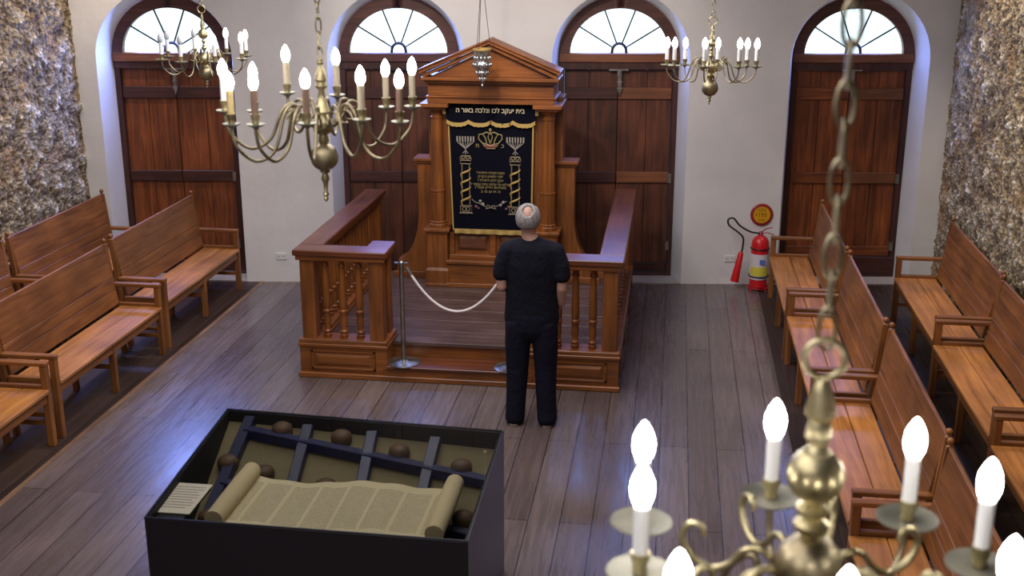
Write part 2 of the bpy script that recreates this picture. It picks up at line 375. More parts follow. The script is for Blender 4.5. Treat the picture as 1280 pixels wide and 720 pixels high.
for i, c in enumerate(DC):
    zoff = 0 if i != 2 else .02
    # fanlight window
    w = bpy.data.objects.new(f'window_{i+1}', None); COL.objects.link(w); w.location = A0; w.rotation_euler = (0, 0, ANG); tag(w, kind='structure')
    gz = 2.40; gw, gh = .508, .455
    m = MB()
    n = 28; outer = arc(c, HB, HB, ZS+.02, n); inner = arc(c, gw, gh, gz, n)
    for k in range(n):
        q = [outer[k], outer[k+1], inner[k+1], inner[k]]
        m.hexa([(x, FT-.04, z) for x, z in q], [(x, FT+.05, z) for x, z in q])
    wobj(m, 'window_frame', FRAME['X'], w, 40)
    m = MB()
    m.box(c-HB, c+HB, FT-.05, FT+.05, 2.31, gz)
    wobj(m, 'transom', DOORL['X'] if i != 1 else FRAME['X'], w, bevel=.006)
    m = MB(); m.prism([(c-gw-.03, gz-.03)] + arc(c, gw+.03, gh+.03, gz) + [(c+gw+.03, gz-.03)], lambda u, v, t: (u, t, v), FT+.03, FT+.036)
    wobj(m, 'pane', PANE, w)
    m = MB()
    hub = [(c+.075*math.cos(a), gz+.10*abs(math.sin(a))**.8) for a in [PI*k/8 for k in range(9)]]
    m.tube([(x, FT+.0, z) for x, z in hub], .016, 6)
    for a in (36, 72, 108, 144):
        a = R(a); e = (c + (gw+.01)*math.cos(a), FT, gz + (gh+.01)*math.sin(a)); s = (c+.078*math.cos(a), FT, gz+.095*math.sin(a))
        m.bar(s, e, .014, .02, up=(0, 1, 0))
    wobj(m, 'glazing_bar', IRON, w)
    # door
    d = bpy.data.objects.new(f'door_{i+1}', None); COL.objects.link(d); d.location = A0; d.rotation_euler = (0, 0, ANG); tag(d, kind='structure')
    zb = .24 if i == 3 else .05
    m = MB()
    m.box(c-HB, c-HB+.055, FT-.02, FT+.08, 0, 2.33); m.box(c+HB-.055, c+HB, FT-.02, FT+.08, 0, 2.33); m.box(c-HB, c+HB, FT-.03, FT+.08, 2.235, 2.31)
    wobj(m, 'door_frame', DOORD['Z'], d, bevel=.004)
    for sd in (-1, 1):
        x0 = c-HB+.06 if sd < 0 else c+.004; x1 = c-.004 if sd < 0 else c+HB-.06
        m = MB(); xm = x0 + (x1-x0)*(.46 if sd < 0 else .54)
        m.box(x0, xm-.003, FT+.03, FT+.07, zb, 2.225); m.box(xm+.003, x1, FT+.03, FT+.07, zb, 2.225)
        m.box(x0+.01, x1-.01, FT+.045, FT+.068, zb, 2.22)
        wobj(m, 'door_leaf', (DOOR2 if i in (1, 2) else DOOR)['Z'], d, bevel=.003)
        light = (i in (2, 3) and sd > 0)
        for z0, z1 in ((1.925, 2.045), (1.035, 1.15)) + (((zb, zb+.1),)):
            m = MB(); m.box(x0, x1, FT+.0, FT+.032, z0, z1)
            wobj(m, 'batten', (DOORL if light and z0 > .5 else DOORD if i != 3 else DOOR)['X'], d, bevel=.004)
    m = MB(); m.box(c-.03, c+.03, FT+.06, FT+.09, 0, 2.24); wobj(m, 'meeting_stile', DOORD['Z'], d)
    m = MB(); m.box(c-.10, c+.10, FT-.045, FT-.03, 2.225, 2.24); m.box(c-.015, c+.015, FT-.05, FT-.025, 2.17, 2.235)
    m.box(c-.006, c+.03, FT-.03, FT-.018, 2.0, 2.23); m.tube([(c+.012, FT-.03, 2.2), (c+.012, FT-.03, 1.97)], .009, 8)
    m.box(c-.012, c+.036, FT-.04, FT-.01, 2.03, 2.05); m.box(c-.012, c+.036, FT-.04, FT-.01, 2.1, 2.115)
    wobj(m, 'bolt', STEEL if i != 1 else IRON, d)
    for zz in (.35, 1.09):
        m = MB(); m.box(c+HB-.07, c+HB-.035, FT-.03, FT+.03, zz-.05, zz+.05); wobj(m, 'hinge', STEEL, d)
    m = MB(); m.box(c-HB, c+HB, FT-.03, FT+.1, 0.01, zb-.01); wobj(m, 'door_sill', DOORD['X'], d, bevel=.004)

# ------------------------------------------------------------------ benches
def bench_proto():
    L2 = .94
    t = thing('wooden_bench', '', 'bench')
    for sy in (-1, 1):
        y = sy*(L2-.03)
        m = MB(); m.box(.185, .235, y-.025, y+.025, 0, .625); m.build('front_leg', BEN['Z'], t, bevel=.004)
        m = MB(); m.hexa([(-.17, y-.02, 0), (-.125, y-.02, 0), (-.125, y+.02, 0), (-.17, y+.02, 0)], [(-.262, y-.02, 1.0), (-.222, y-.02, 1.0), (-.222, y+.02, 1.0), (-.262, y+.02, 1.0)])
        p = m.build('back_post', BEN['Z'], t, bevel=.003)
        m = MB(); m.lathe([(.009, 0), (.018, .006), (.009, .014), (.016, .022), (.021, .034), (.016, .048), (.004, .055)], (-.242, y, .995), 12); m.build('finial', BEN['Z'], p, 50)
        m = MB(); m.box(-.20, .24, y-.028, y+.028, .622, .655); m.build('armrest', BEN['X'], t, bevel=.006)
        m = MB(); m.box(-.16, .19, y-.018, y+.018, .395, .475); m.build('side_rail', BEN['X'], t, bevel=.004)
        m = MB(); m.box(-.14, .19, y-.012, y+.012, .16, .195); m.build('stretcher', BEN['X'], t, bevel=.003)
    m = MB(); m.box(.178, .228, -.022, .022, 0, .415); m.build('middle_leg', BEN['Z'], t, bevel=.004)
    m = MB(); m.box(-.165, -.12, -.022, .022, 0, .42); m.build('middle_leg', BEN['Z'], t, bevel=.004)
    m = MB(); m.box(-.13, .185, -.012, .012, .2, .235); m.build('stretcher', BEN['X'], t, bevel=.003)
    m = MB(); m.box(.19, .222, -L2+.06, L2-.06, .345, .415); m.build('front_apron', BEN['Y'], t, bevel=.003)
    m = MB(); m.box(-.14, .035, -L2+.05, L2-.05, .418, .448); m.box(.040, .245, -L2+.05, L2-.05, .418, .448); m.build('seat', SEAT['Y'], t, bevel=.005)
    m = MB()
    def bx(z): return -.133 - .1*(z-.43)/.57
    for z0, z1, th in ((.47, .60, .02), (.604, .70, .026), (.704, 1.0, .022)):
        xs = (bx(z0), bx(z1))
        m.hexa([(xs[0]-th, -L2+.05, z0), (xs[0], -L2+.05, z0), (xs[0], L2-.05, z0), (xs[0]-th, L2-.05, z0)], [(xs[1]-th, -L2+.05, z1), (xs[1], -L2+.05, z1), (xs[1], L2-.05, z1), (xs[1]-th, L2-.05, z1)])
    m.build('backrest', BEN['Y'], t, bevel=.004)
    return t
proto = bench_proto()
spots = [
 (-4.655, 10.52, 0, 'bench facing the aisle nearest the white wall, left side front row', 'left front row'),
 (-4.635, 8.53, 0, 'middle bench of the left front row facing the aisle', 'left front row'),
 (-4.63, 6.565, 0, 'bench cut off by the left picture edge, closest of the left front row', 'left front row'),
 (-5.60, 10.46, 0, 'farthest bench backed against the left stone wall', 'left wall row'),
 (-5.60, 8.52, 0, 'bench against the left stone wall, mostly hidden behind the front row', 'left wall row'),
 (1.275, 10.97, PI, 'bench beside the red fire extinguisher, farthest of the right front row', 'right front row'),
 (1.285, 9.02, PI, 'second bench from the white wall in the right front row', 'right front row'),
 (1.31, 7.09, PI, 'third bench from the white wall in the right front row, beyond the near chandelier bulbs', 'right front row'),
 (1.29, 5.14, PI, 'closest bench of the right front row, seen through the near chandelier', 'right front row'),
 (2.40, 10.35, PI, 'farthest bench backed against the right stone wall', 'right wall row'),
 (2.38, 8.42, PI, 'second bench along the right stone wall', 'right wall row'),
 (2.36, 6.48, PI, 'closest bench along the right stone wall, cut by the right picture edge', 'right wall row'),
]
for i, (x, y, rz, lab, row) in enumerate(spots):
    o = proto if i == 0 else copy_tree(proto)
    o.location = (x, y, 0); o.rotation_euler = (0, 0, rz); tag(o, lab, 'bench', 'long wooden benches along both sides')

# ------------------------------------------------------------------ railed platform
PX0, PX1, PYF, PYL, PYR = -3.04, -.355, 9.09, 11.5, 11.85
PCX = (PX0+PX1)/2
plat = thing('railed_platform', 'stepped wooden platform with turned baluster railing in front of the ark', 'platform', (PCX, PYF, 0))
def pb(m, name, mat, par=plat, smooth=None, bevel=0):
    o = m.build(name, mat, par, smooth, bevel); return o
hw = (PX1-PX0)/2; GL, GR = -2.29-PCX, -1.10-PCX      # gap edges, local
yL, yR = PYL-PYF, PYR-PYF
DECK = planks('deck_boards', srgb(104, 74, 58), srgb(84, 58, 46), srgb(36, 24, 20), .17, 3.0, .3)
m = MB(); m.prism([(-hw+.02, .26), (hw-.02, .26), (hw-.02, yR), (-hw+.02, yL)], lambda u, v, t: (u, v, t), .0, .24); pb(m, 'plinth', ARK['X'])
DECKX = wood('deck_x', srgb(76, 58, 54), srgb(104, 82, 76), 'X', .24)
m = MB()
yy = .225
while yy < 2.3:
    m.box(-hw+.03, hw-.03, yy, min(yy+.3, 2.36), .24, .27); yy += .3015
pb(m, 'deck', DECKX, bevel=.0015)
m = MB(); m.box(GL-.03, GR+.03, -.012, .25, .0, .105); pb(m, 'step_riser', ARK['X'])
m = MB(); m.box(GL-.0, GR+.0, -.03, .26, .105, .132); pb(m, 'step_tread', CAPW['X'], bevel=.004)
m = MB(); m.box(-hw-.012, hw+.012, -.03, 0, 0, .045); pb(m, 'base_moulding', ARK['X'], bevel=.006)
# base boxes with raised panels, front
def basebox(x0, x1, y0, y1, par=plat, face=None):
    m = MB(); m.box(x0, x1, y0, y1, 0, .285)
    m.box(x0-.01, x1+.01, y0-.012, y1+.01, .27, .30); m.box(x0-.004, x1+.004, y0-.006, y1+.004, .30, .335)
    o = pb(m, 'base_box', ARK['X'], par, bevel=.005); return o
def panel(x0, x1, y, par):
    m = MB(); z0, z1 = .075, .245
    t = .018
    for a in ((x0, x1, z1-t, z1), (x0, x1, z0, z0+t), (x0, x0+t, z0, z1), (x1-t, x1, z0, z1)):
        m.box(a[0], a[1], y-.010, y, a[2], a[3])
    m.hexa([(x0+.03, y-.001, z0+.03), (x1-.03, y-.001, z0+.03), (x1-.03, y-.001, z1-.03), (x0+.03, y-.001, z1-.03)], [(x0+.055, y-.012, z0+.055), (x1-.055, y-.012, z0+.055), (x1-.055, y-.012, z1-.055), (x0+.055, y-.012, z1-.055)])
    pb(m, 'raised_panel', ARK['X'], par, bevel=.002)
for x0, x1 in ((-hw, GL), (GR, hw)):
    o = basebox(x0, x1, 0, .19); panel(x0+.1, x1-.1, 0, o)
    s = 1 if x0 > 0 else -1
bl = basebox(-hw, -hw+.16, .19, yL); br_ = basebox(hw-.16, hw, .19, yR)
basebox(GL-.16, GL, .19, .36); basebox(GR, GR+.16, .19, .36)
# side base panels on the outer faces
def sidepanel(x, y0, y1, sg, par):
    m = MB(); z0, z1, t = .075, .245, .018
    for a in ((y0, y1, z1-t, z1), (y0, y1, z0, z0+t), (y0, y0+t, z0, z1), (y1-t, y1, z0, z1)):
        m.box(min(x, x+sg*.01), max(x, x+sg*.01), a[0], a[1], a[2], a[3])
    pb(m, 'raised_panel', ARK['Y'], par, bevel=.002)
for k in range(3):
    sidepanel(hw, .12+k*.88, .9+k*.88, 1, br_); 
    if k < 2: sidepanel(-hw, .12+k*1.1, 1.1+k*1.1, -1, bl)
def post(x, y, w=.12, dy=.12):
    m = MB(); m.box(x-w/2, x+w/2, y-dy/2, y+dy/2, .33, 1.045)
    pb(m, 'post', ARK['Z'], bevel=.005)
pc = .085
for x, y in ((-hw+pc, pc), (GL-pc, pc), (GR+pc, pc), (hw-pc, pc), (GL-pc, .30), (GR+pc, .30), (-hw+pc, yL-.07), (hw-pc, yR-.07)): post(x, y)
BAL = [(.030, 0), (.034, .008), (.034, .03), (.026, .036), (.034, .048), (.036, .058), (.026, .07), (.024, .08), (.029, .12), (.031, .17), (.029, .215), (.034, .222), (.037, .232), (.034, .243), (.027, .25),
       (.034, .27), (.033, .33), (.029, .45), (.026, .56), (.023, .61), (.030, .618), (.032, .63), (.024, .64), (.024, .655), (.033, .665), (.033, .69)]
balm = MB().lathe(BAL, seg=14).mesh('baluster', ARK['Z'], 40)
def bal(x, y):
    o = bpy.data.objects.new('baluster', balm); COL.objects.link(o); o.parent = plat; o.location = (x, y, .335)
for x in (-2.815, -2.672, -2.53): bal(x-PCX, pc); bal(-(x-PCX), pc)
for k in range(18):
    y = .285 + k*.118
    if y < yL-.15: bal(-hw+pc, y)
    if y < yR-.15: bal(hw-pc, y)
for x in (GL-pc, GR+pc): pass
def cap(poly, name='handrail', mat=None):
    m = MB(); m.prism(poly, lambda u, v, t: (u, v, t), 1.06, 1.11)
    pb(m, name, mat or CAPW['X'], bevel=.008)
def under(x0, x1, y0, y1, a='X'):
    m = MB(); m.box(x0, x1, y0, y1, 1.02, 1.062); pb(m, 'top_rail', ARK[a], bevel=.004)
e = .02; cw = .17+e
cap([(-hw-e, -e), (GL+e, -e), (GL+e, .38), (GL-.17-e, .38), (GL-.17-e, cw), (-hw+cw, cw), (-hw-e+.0, cw)])
cap([(-hw-e, cw), (-hw+cw, cw), (-hw+cw, yL), (-hw-e, yL)], mat=CAPW['Y'])
cap([(hw+e, -e), (hw+e, cw), (hw-cw, cw), (GR+.17+e, cw), (GR+.17+e, .38), (GR-e, .38), (GR-e, -e)])
cap([(hw-cw, cw), (hw+e, cw), (hw+e, yR), (hw-cw, yR)], mat=CAPW['Y'])
under(-hw, GL, 0, .17); under(GR, hw, 0, .17); under(-hw, -hw+.17, .17, yL-.01, 'Y'); under(hw-.17, hw, .17, yR-.01, 'Y'); under(GL-.17, GL, .17, .365, 'Y'); under(GR, GR+.17, .17, .365, 'Y')

# ------------------------------------------------------------------ torah ark
AX, AY = -1.69, 10.95
ark = thing('torah_ark', 'tall wooden ark cabinet with columns and triangular pediment against the white wall', 'cabinet', (AX, AY, .27))
Z0 = .27
def ab(m, name, a='Z', par=ark, smooth=None, bevel=.004, mat=None): return m.build(name, mat or ARK[a], par, smooth, bevel)
def zb_(m, *a):
    a = list(a); a[4] -= Z0; a[5] -= Z0; m.box(*a); return m
m = MB(); zb_(m, -.49, .49, .14, .6, .27, 2.07); ab(m, 'cabinet_body', 'Z')
m = MB(); zb_(m, -.655, .655, .312, .6, .55, 2.10); ab(m, 'rear_panel', 'Z')
m = MB(); zb_(m, -.44, .44, .02, .16, .27, .50); zb_(m, -.45, .45, -.01, .16, .27, .31); zb_(m, -.45, .45, .0, .16, .50, .535); ab(m, 'base_plinth', 'X')
m = MB(); zb_(m, -.43, .43, .08, .16, .535, .575); zb_(m, -.43, -.38, .10, .16, .57, .86); zb_(m, .38, .43, .10, .16, .57, .86); zb_(m, -.03, .03, .10, .16, .57, .86); zb_(m, -.43, .43, .10, .16, .80, .86); ab(m, 'lower_rail', 'X')
for sx in (-1, 1):
    m = MB(); zz0, zz1 = .61-Z0, .77-Z0; xa, xb = (sx*.205-.15, sx*.205+.15)
    m.hexa([(xa, .139, zz0), (xb, .139, zz0), (xb, .139, zz1), (xa, .139, zz1)], [(xa+.03, .12, zz0+.03), (xb-.03, .12, zz0+.03), (xb-.03, .12, zz1-.03), (xa+.03, .12, zz1-.03)])
    ab(m, 'raised_panel', 'X', mat=DOORL['X'])
    # pedestal
    cx = sx*.535
    m = MB(); zb_(m, cx-.115, cx+.115, .0, .26, .27, .43); zb_(m, cx-.125, cx+.125, -.012, .27, .27, .30)
    zb_(m, cx-.10, cx+.10, .015, .26, .40, .80)
    m.hexa([(cx-.115, 0, .43-Z0), (cx+.115, 0, .43-Z0), (cx+.115, .26, .43-Z0), (cx-.115, .26, .43-Z0)], [(cx-.095, .02, .465-Z0), (cx+.095, .02, .465-Z0), (cx+.095, .26, .465-Z0), (cx-.095, .26, .465-Z0)])
    zb_(m, cx-.11, cx+.11, .005, .26, .80, .82); zb_(m, cx-.125, cx+.125, -.01, .27, .82, .85); ab(m, 'pedestal', 'Z')
    m = MB(); m.lathe([(.088, 0), (.088, .03), (.078, .04), (.082, .055), (.070, .065), (.070, .35), (.074, .355), (.075, .37), (.069, .375), (.056, 1.06), (.062, 1.065), (.062, 1.08), (.054, 1.085), (.054, 1.12)], (cx, .115, .85-Z0), 12)
    ab(m, 'column', 'Z', smooth=25, bevel=0)
    m = MB(); m.lathe([(.062, 0), (.085, .03), (.085, .05)], (cx, .115, 1.965-Z0), 20); zb_(m, cx-.105, cx+.105, .0, .3, 2.005, 2.03)
    zb_(m, cx-.135, cx+.135, -.035, .5, 2.03, 2.065); ab(m, 'capital', 'X')
    # wing with curved foot
    poly = [(.64, .86), (.82, .86), (.82, .60)]
    for k in range(13):
        a = R(90)*k/12; poly.append((.82 + .22*(1-math.cos(a)), .60 - .36*math.sin(a)))
    poly = [(.60, 1.46-Z0), (.775, 1.46-Z0), (.775, .95-Z0)]
    for k in range(15):
        a = R(84)*k/14; poly.append((.775+.24*(1-math.cos(a)), .95-Z0-.50*math.sin(a)))
    poly += [(1.02, .0), (.60, .0)]
    m = MB(); m.prism([(sx*u, v) for u, v in poly], lambda u, v, t: (u, t, v), .30, .46); ab(m, 'side_wing', 'Z')
    m = MB(); m.box(min(sx*.58, sx*.79), max(sx*.58, sx*.79), .28, .48, 1.435-Z0, 1.46-Z0)
    m.box(min(sx*.58, sx*.81), max(sx*.58, sx*.81), .26, .50, 1.46-Z0, 1.49-Z0); ab(m, 'wing_cap', 'X')
    m = MB(); m.box(min(sx*.6, sx*1.04), max(sx*.6, sx*1.04), .28, .30, 0, .06); ab(m, 'wing_skirting', 'X')
# entablature
m = MB(); zb_(m, -.60, .60, .0, .5, 2.065, 2.12); zb_(m, -.615, .615, -.012, .5, 2.12, 2.135); zb_(m, -.595, .595, .005, .35, 2.135, 2.24)
zb_(m, -.60, .60, -.01, .35, 2.24, 2.26); zb_(m, -.62, .62, -.04, .35, 2.26, 2.285); zb_(m, -.645, .645, -.07, .35, 2.285, 2.315); ab(m, 'entablature', 'X')
m = MB(); m.prism([(-.56, 2.315-Z0), (.56, 2.315-Z0), (0, 2.58-Z0)], lambda u, v, t: (u, t, v), .0, .16); ab(m, 'tympanum', 'X')
def rake(h0, h1, x1, y0, z_end, z_ap):
    for sx in (-1, 1):
        q = [(sx*x1, z_end+h0), (sx*x1, z_end+h1), (0, z_ap+h1), (0, z_ap+h0)]
        mm.prism(q, lambda u, v, t: (u, t, v), y0, .17)
mm = MB(); rake(0, .035, .63, -.05, 2.305-Z0, 2.585-Z0-.0); rake(.035, .065, .66, -.085, 2.31-Z0, 2.59-Z0); rake(.065, .08, .665, -.10, 2.31-Z0, 2.59-Z0)
ab(mm, 'raking_cornice', 'X', bevel=.003)

# ------------------------------------------------------------------ ark curtain
cur = thing('ark_curtain', 'dark navy velvet curtain with gold Hebrew embroidery hanging on the ark', 'curtain', (AX-.01, AY, .27))
YC = .085
def cx_(zx): return (zx-240)*.0021
def cz_(zy): return 2.1-(zy-50)/640*1.29-Z0
def sheet(name, x0t, x1t, x0b, x1b, zt, zb, y, amp, mat, th=.006, nx=60, nz=24, nf=7, par=cur, wave=None):
    m = MB(); f = []; b = []
    for j in range(nz+1):
        v = j/nz; z = zt+(zb-zt)*v
        for i in range(nx+1):
            u = i/nx; x = (x0t+(x1t-x0t)*u)*(1-v) + (x0b+(x1b-x0b)*u)*v
            zz = z
            if wave and j: zz = z + wave(u)*v
            yy = y - amp*v*math.sin(u*nf*2*PI+.6) - amp*.4*math.sin(u*17+v*3)*v
            f.append((x, yy-th/2, zz)); b.append((x, yy+th/2, zz))
    w = nx+1; nvt = len(f); fs = []
    for j in range(nz):
        for i in range(nx):
            a = j*w+i; fs += [(a, a+w, a+w+1, a+1), (nvt+a, nvt+a+1, nvt+a+w+1, nvt+a+w)]
    for j in range(nz):
        for i in (0, nx):
            a = j*w+i; fs.append((a, nvt+a, nvt+a+w, a+w))
    for i in range(nx):
        for j in (0, nz):
            a = j*w+i; fs.append((a, a+1, nvt+a+1, nvt+a))
    m.add(f+b, fs); return m.build(name, mat, par, 60)
sheet('velvet_sheet', -.40, .41, -.365, .395, cz_(52), cz_(682), YC, .006, VELVET)
fr = lambda u: -.006*math.sin(u*44)
sheet('bottom_fringe', -.36, .39, -.36, .39, cz_(674), cz_(697), YC-.009, .006, GOLD, wave=None)
wv = lambda u: .028*abs(math.sin(PI*(u*4+.5)))**1.0 - .0
sheet('valance', -.435, .44, -.42, .425, cz_(50), cz_(165), YC-.02, .004, VELVET, wave=lambda u: .030*(1-abs(math.sin(PI*(u*4+.0))))**1.6, nf=5)
def swag(zc, w, name, yy):
    m = MB(); pts = []
    n = 60
    for i in range(n):
        for j, (u) in enumerate((i/n, (i+1)/n)): pass
    top = []; bot = []
    for i in range(n+1):
        u = i/n; x = -.42+.845*u; h = .030*(1-abs(math.sin(PI*(u*4))))**1.6
        top.append((x, cz_(zc)+h)); bot.append((x, cz_(zc)+h-w-.003*math.sin(i*2.1)))
    for i in range(n):
        q = [bot[i], bot[i+1], top[i+1], top[i]]
        m.hexa([(a, yy, b) for a, b in q], [(a, yy-.006, b) for a, b in q])
    m.build(name, GOLD, cur, 30)
swag(160, .038, 'valance_fringe', YC-.022)
for sx, x0, x1, x2, x3 in ((-1, -.412, -.400, -.378, -.366), (1, .398, .412, .383, .397)):
    m = MB(); m.hexa([(x2, YC-.012, cz_(682)), (x3, YC-.012, cz_(682)), (x3, YC+.0, cz_(682)), (x2, YC+.0, cz_(682))], [(x0, YC-.012, cz_(150)), (x1, YC-.012, cz_(150)), (x1, YC, cz_(150)), (x0, YC, cz_(150))]); m.build('side_braid', GOLD, cur)
for sx in (-1, 1):
    m = MB(); xo = sx*.44
    m.hexa([(xo-.014, YC-.035, cz_(120)), (xo+.014, YC-.035, cz_(120)), (xo+.014, YC-.02, cz_(120)), (xo-.014, YC-.02, cz_(120))], [(xo-.018+sx*.01, YC-.035, cz_(48)), (xo+.018+sx*.01, YC-.035, cz_(48)), (xo+.018+sx*.01, YC-.02, cz_(48)), (xo-.018+sx*.01, YC-.02, cz_(48))]); m.build('valance_side_braid', GOLD, cur)
def text_mesh(name, s, size, loc, parent, mat, rot=(PI/2, 0, 0), width=None, ext=.0015, bold=.0):
    c = bpy.data.curves.new(name, 'FONT'); c.body = s; c.size = size; c.extrude = ext; c.align_x = 'CENTER'; c.align_y = 'CENTER'; c.offset = bold; c.resolution_u = 3
    o = bpy.data.objects.new(name, c); COL.objects.link(o); bpy.context.view_layer.update()
    dg = bpy.context.evaluated_depsgraph_get(); me = bpy.data.meshes.new_from_object(o.evaluated_get(dg)); COL.objects.unlink(o); bpy.data.objects.remove(o)
    xs = [v.co.x for v in me.vertices]; ys = [v.co.y for v in me.vertices]
    if xs:
        w = max(xs)-min(xs); cx = (max(xs)+min(xs))/2; cy = (max(ys)+min(ys))/2; k = width/w if width else 1
        for v in me.vertices: v.co.x = (v.co.x-cx)*k; v.co.y -= cy
    me.materials.clear(); me.materials.append(mat)
    r = bpy.data.objects.new(name, me); COL.objects.link(r); r.parent = parent; r.location = loc; r.rotation_euler = rot
    return r
rv = lambda s: s[::-1]
CREAM = plain('cream_thread', srgb(226, 214, 176), .6)
DGOLD = plain('dull_gold_thread', srgb(150, 134, 84), .6)
text_mesh('lettering', rv('בית יעקב לכו ונלכה באור ה'), .062, (cx_(240), YC-.034, cz_(102)), cur, CREAM, width=.652, bold=.0006)
for s, zx in (('כ', 294), ('ת', 178)): text_mesh('letter', s, .055, (cx_(zx), YC-.012, cz_(268)), cur, DGOLD, bold=.0004)
for s, zy, w in (('מתנת הקהלה תפארת ל', 398, .27), ('לזכר הדודים היקרים', 416, .24), ('יעקב החזן תפארת ל', 434, .25), ('שרלוט אלי שלמה בתיה אסתר ל', 452, .385), ('משפחת הדיין אנגל ז', 469, .30), ('ה ת ש ס ב', 488, .19)):
    text_mesh('lettering', rv(s), .034, (cx_(238), YC-.012, cz_(zy)), cur, DGOLD, width=w, bold=.0003)
def flat(name, items, mat, y=YC-.012, r=.0055):
    m = MB()
    for pts in items: m.tube([(cx_(a), y, cz_(b)) for a, b in pts], r, 5)
    return m.build(name, mat, cur, 60)
def ring2(cx, cy, rx, ry, n=14): return [(cx+rx*math.cos(2*PI*k/n), cy+ry*math.sin(2*PI*k/n)) for k in range(n+1)]
# crown
flat('embroidered_crown', [[(205, 262), (222, 280), (258, 280), (272, 262)], [(200, 255), (238, 266), (276, 255)],
  [(205, 258), (184, 235), (186, 215), (203, 212), (216, 232), (222, 258)], [(272, 258), (292, 235), (290, 215), (274, 212), (262, 232), (254, 258)],
  [(238, 258), (228, 225), (238, 198), (248, 225), (238, 258)], [(203, 212), (222, 203), (238, 212), (254, 203), (274, 212)], ring2(238, 192, 4, 5)], DGOLD, r=.006)
flat('crown_band', [[(210, 270), (266, 270)]], plain('crimson_thread', srgb(130, 62, 56), .6), y=YC-.013, r=.012)
def menorah(cx):
    it = []
    for k in range(-3, 4):
        x = cx+k*12.5
        it.append([(x, 226), (x, 240), (cx+k*11.5, 254-abs(k)*0), (cx+k*4, 280-abs(k)*2), (cx, 284)])
    it.append([(cx, 226), (cx, 310)]); it.append([(cx-12, 306), (cx, 290), (cx+12, 306)])
    flat('embroidered_menorah', it, SILVT, r=.0045)
    m = MB()
    for k in range(-3, 4): m.box(cx_(cx+k*12.5-3.2), cx_(cx+k*12.5+3.2), YC-.016, YC-.008, cz_(250), cz_(225))
    m.build('menorah_candle', CREAM if 0 else SILVT, cur)
    # twisted pillar
    it = [[(cx-26, 335), (cx-20, 318), (cx+20, 318), (cx+26, 335)], ring2(cx-10, 326, 8, 7), ring2(cx+10, 326, 8, 7), [(cx-24, 340), (cx+24, 340), (cx+24, 356), (cx-24, 356), (cx-24, 340)],
          [(cx-17, 358), (cx-18, 556)], [(cx+17, 358), (cx+18, 556)],
          [(cx-26, 560), (cx+26, 560), (cx+26, 592), (cx-26, 592), (cx-26, 560)], [(cx-31, 596), (cx+31, 596)], ring2(cx-9, 576, 8, 11), ring2(cx+9, 576, 8, 11)]
    flat('embroidered_pillar', it, plain('tan_thread', srgb(128, 114, 84), .6), r=.0055)
    m = MB()
    for k in range(4):
        y0 = 400+k*44
        pts = [(cx-20, y0+18), (cx-22, y0+6), (cx-10, y0), (cx+8, y0-8), (cx+20, y0-16), (cx+22, y0-24)]
        m.tube([(cx_(a), YC-.015, cz_(b)) for a, b in pts], [.006, .009, .012, .012, .009, .006], 6)
        pts = [(cx-20, y0+18), (cx-18, y0+28)]; m.tube([(cx_(a), YC-.014, cz_(b)) for a, b in pts], .005, 5)
    m.build('twisted_ribbon', GOLD, cur, 60)
menorah(124); menorah(352)
m = MB()
for a, b, r in ((190, 535, 7), (202, 550, 8), (296, 538, 7), (284, 552, 7)): m.ell((cx_(a), YC-.012, cz_(b)), (r*.0021, .005, r*.0021), 10, 6)
m.build('embroidered_flower', SILVT, cur, 60)
m = MB()
for a, b, r in ((170, 562, 7), (182, 570, 5), (310, 570, 6), (322, 560, 7)): m.ell((cx_(a), YC-.012, cz_(b)), (r*.0021, .005, r*.0021), 10, 6)
m.build('embroidered_flower', plain('dusky_pink_thread', srgb(120, 80, 76), .6), cur, 60)
flat('embroidered_scroll', [[(150, 525), (165, 540), (190, 548), (215, 562)], ring2(226, 562, 7, 7), ring2(252, 562, 7, 7), [(233, 568), (239, 556), (245, 568)], [(262, 560), (290, 545), (312, 532)], [(215, 572), (239, 566), (264, 572)]], plain('pale_thread', srgb(136, 128, 108), .6), r=.004)

# ------------------------------------------------------------------ eternal lamp
LX, LY = -1.70, 10.55
lamp = thing('hanging_lamp', 'small pierced silver lamp hanging on chains before the pediment', 'lamp', (LX, LY, 2.32))
m = MB()
prof = [(.012, -.03), (.006, -.015), (.02, 0), (.034, .02), (.026, .04), (.05, .06), (.058, .09), (.052, .10), (.070, .12), (.084, .155), (.078, .175), (.060, .19), (.064, .21), (.070, .235), (.072, .26), (.076, .285), (.078, .29), (.072, .292)]
m.lathe(prof, (0, 0, 0), 28, cap=False)
lb = m.build('lamp_bowl', SILVER, lamp, 50)
m = MB()
for rr, z, n in ((.082, .155, 14), (.070, .215, 12), (.055, .085, 10), (.03, .03, 8)):
    for k in range(n):
        a = 2*PI*k/n; m.ell((rr*math.cos(a), rr*math.sin(a), z), (.011, .011, .018), 8, 6)
m.build('ornament', SILVER, lamp, 60)
m = MB(); m.lathe([(.079, .28), (.083, .285), (.083, .297), (.074, .297), (.074, .28)], seg=28, cap=False); m.build('rim', GOLD, lamp, 50)
for k in range(3):
    a = 2*PI*k/3+.3; m = MB()
    m.tube([(.076*math.cos(a), .076*math.sin(a), .29), (.022*math.cos(a), .022*math.sin(a), .755)], .0028, 5)
    m.build('chain', IRON, lamp)
m = MB(); m.lathe([(.0, .745), (.034, .75), (.034, .76), (.012, .775), (.008, .80)], seg=16); m.tube([(0, 0, .79), (0, 0, CEILZ-2.32)], .004, 6); m.build('hanging_plate', BRASSD, lamp)

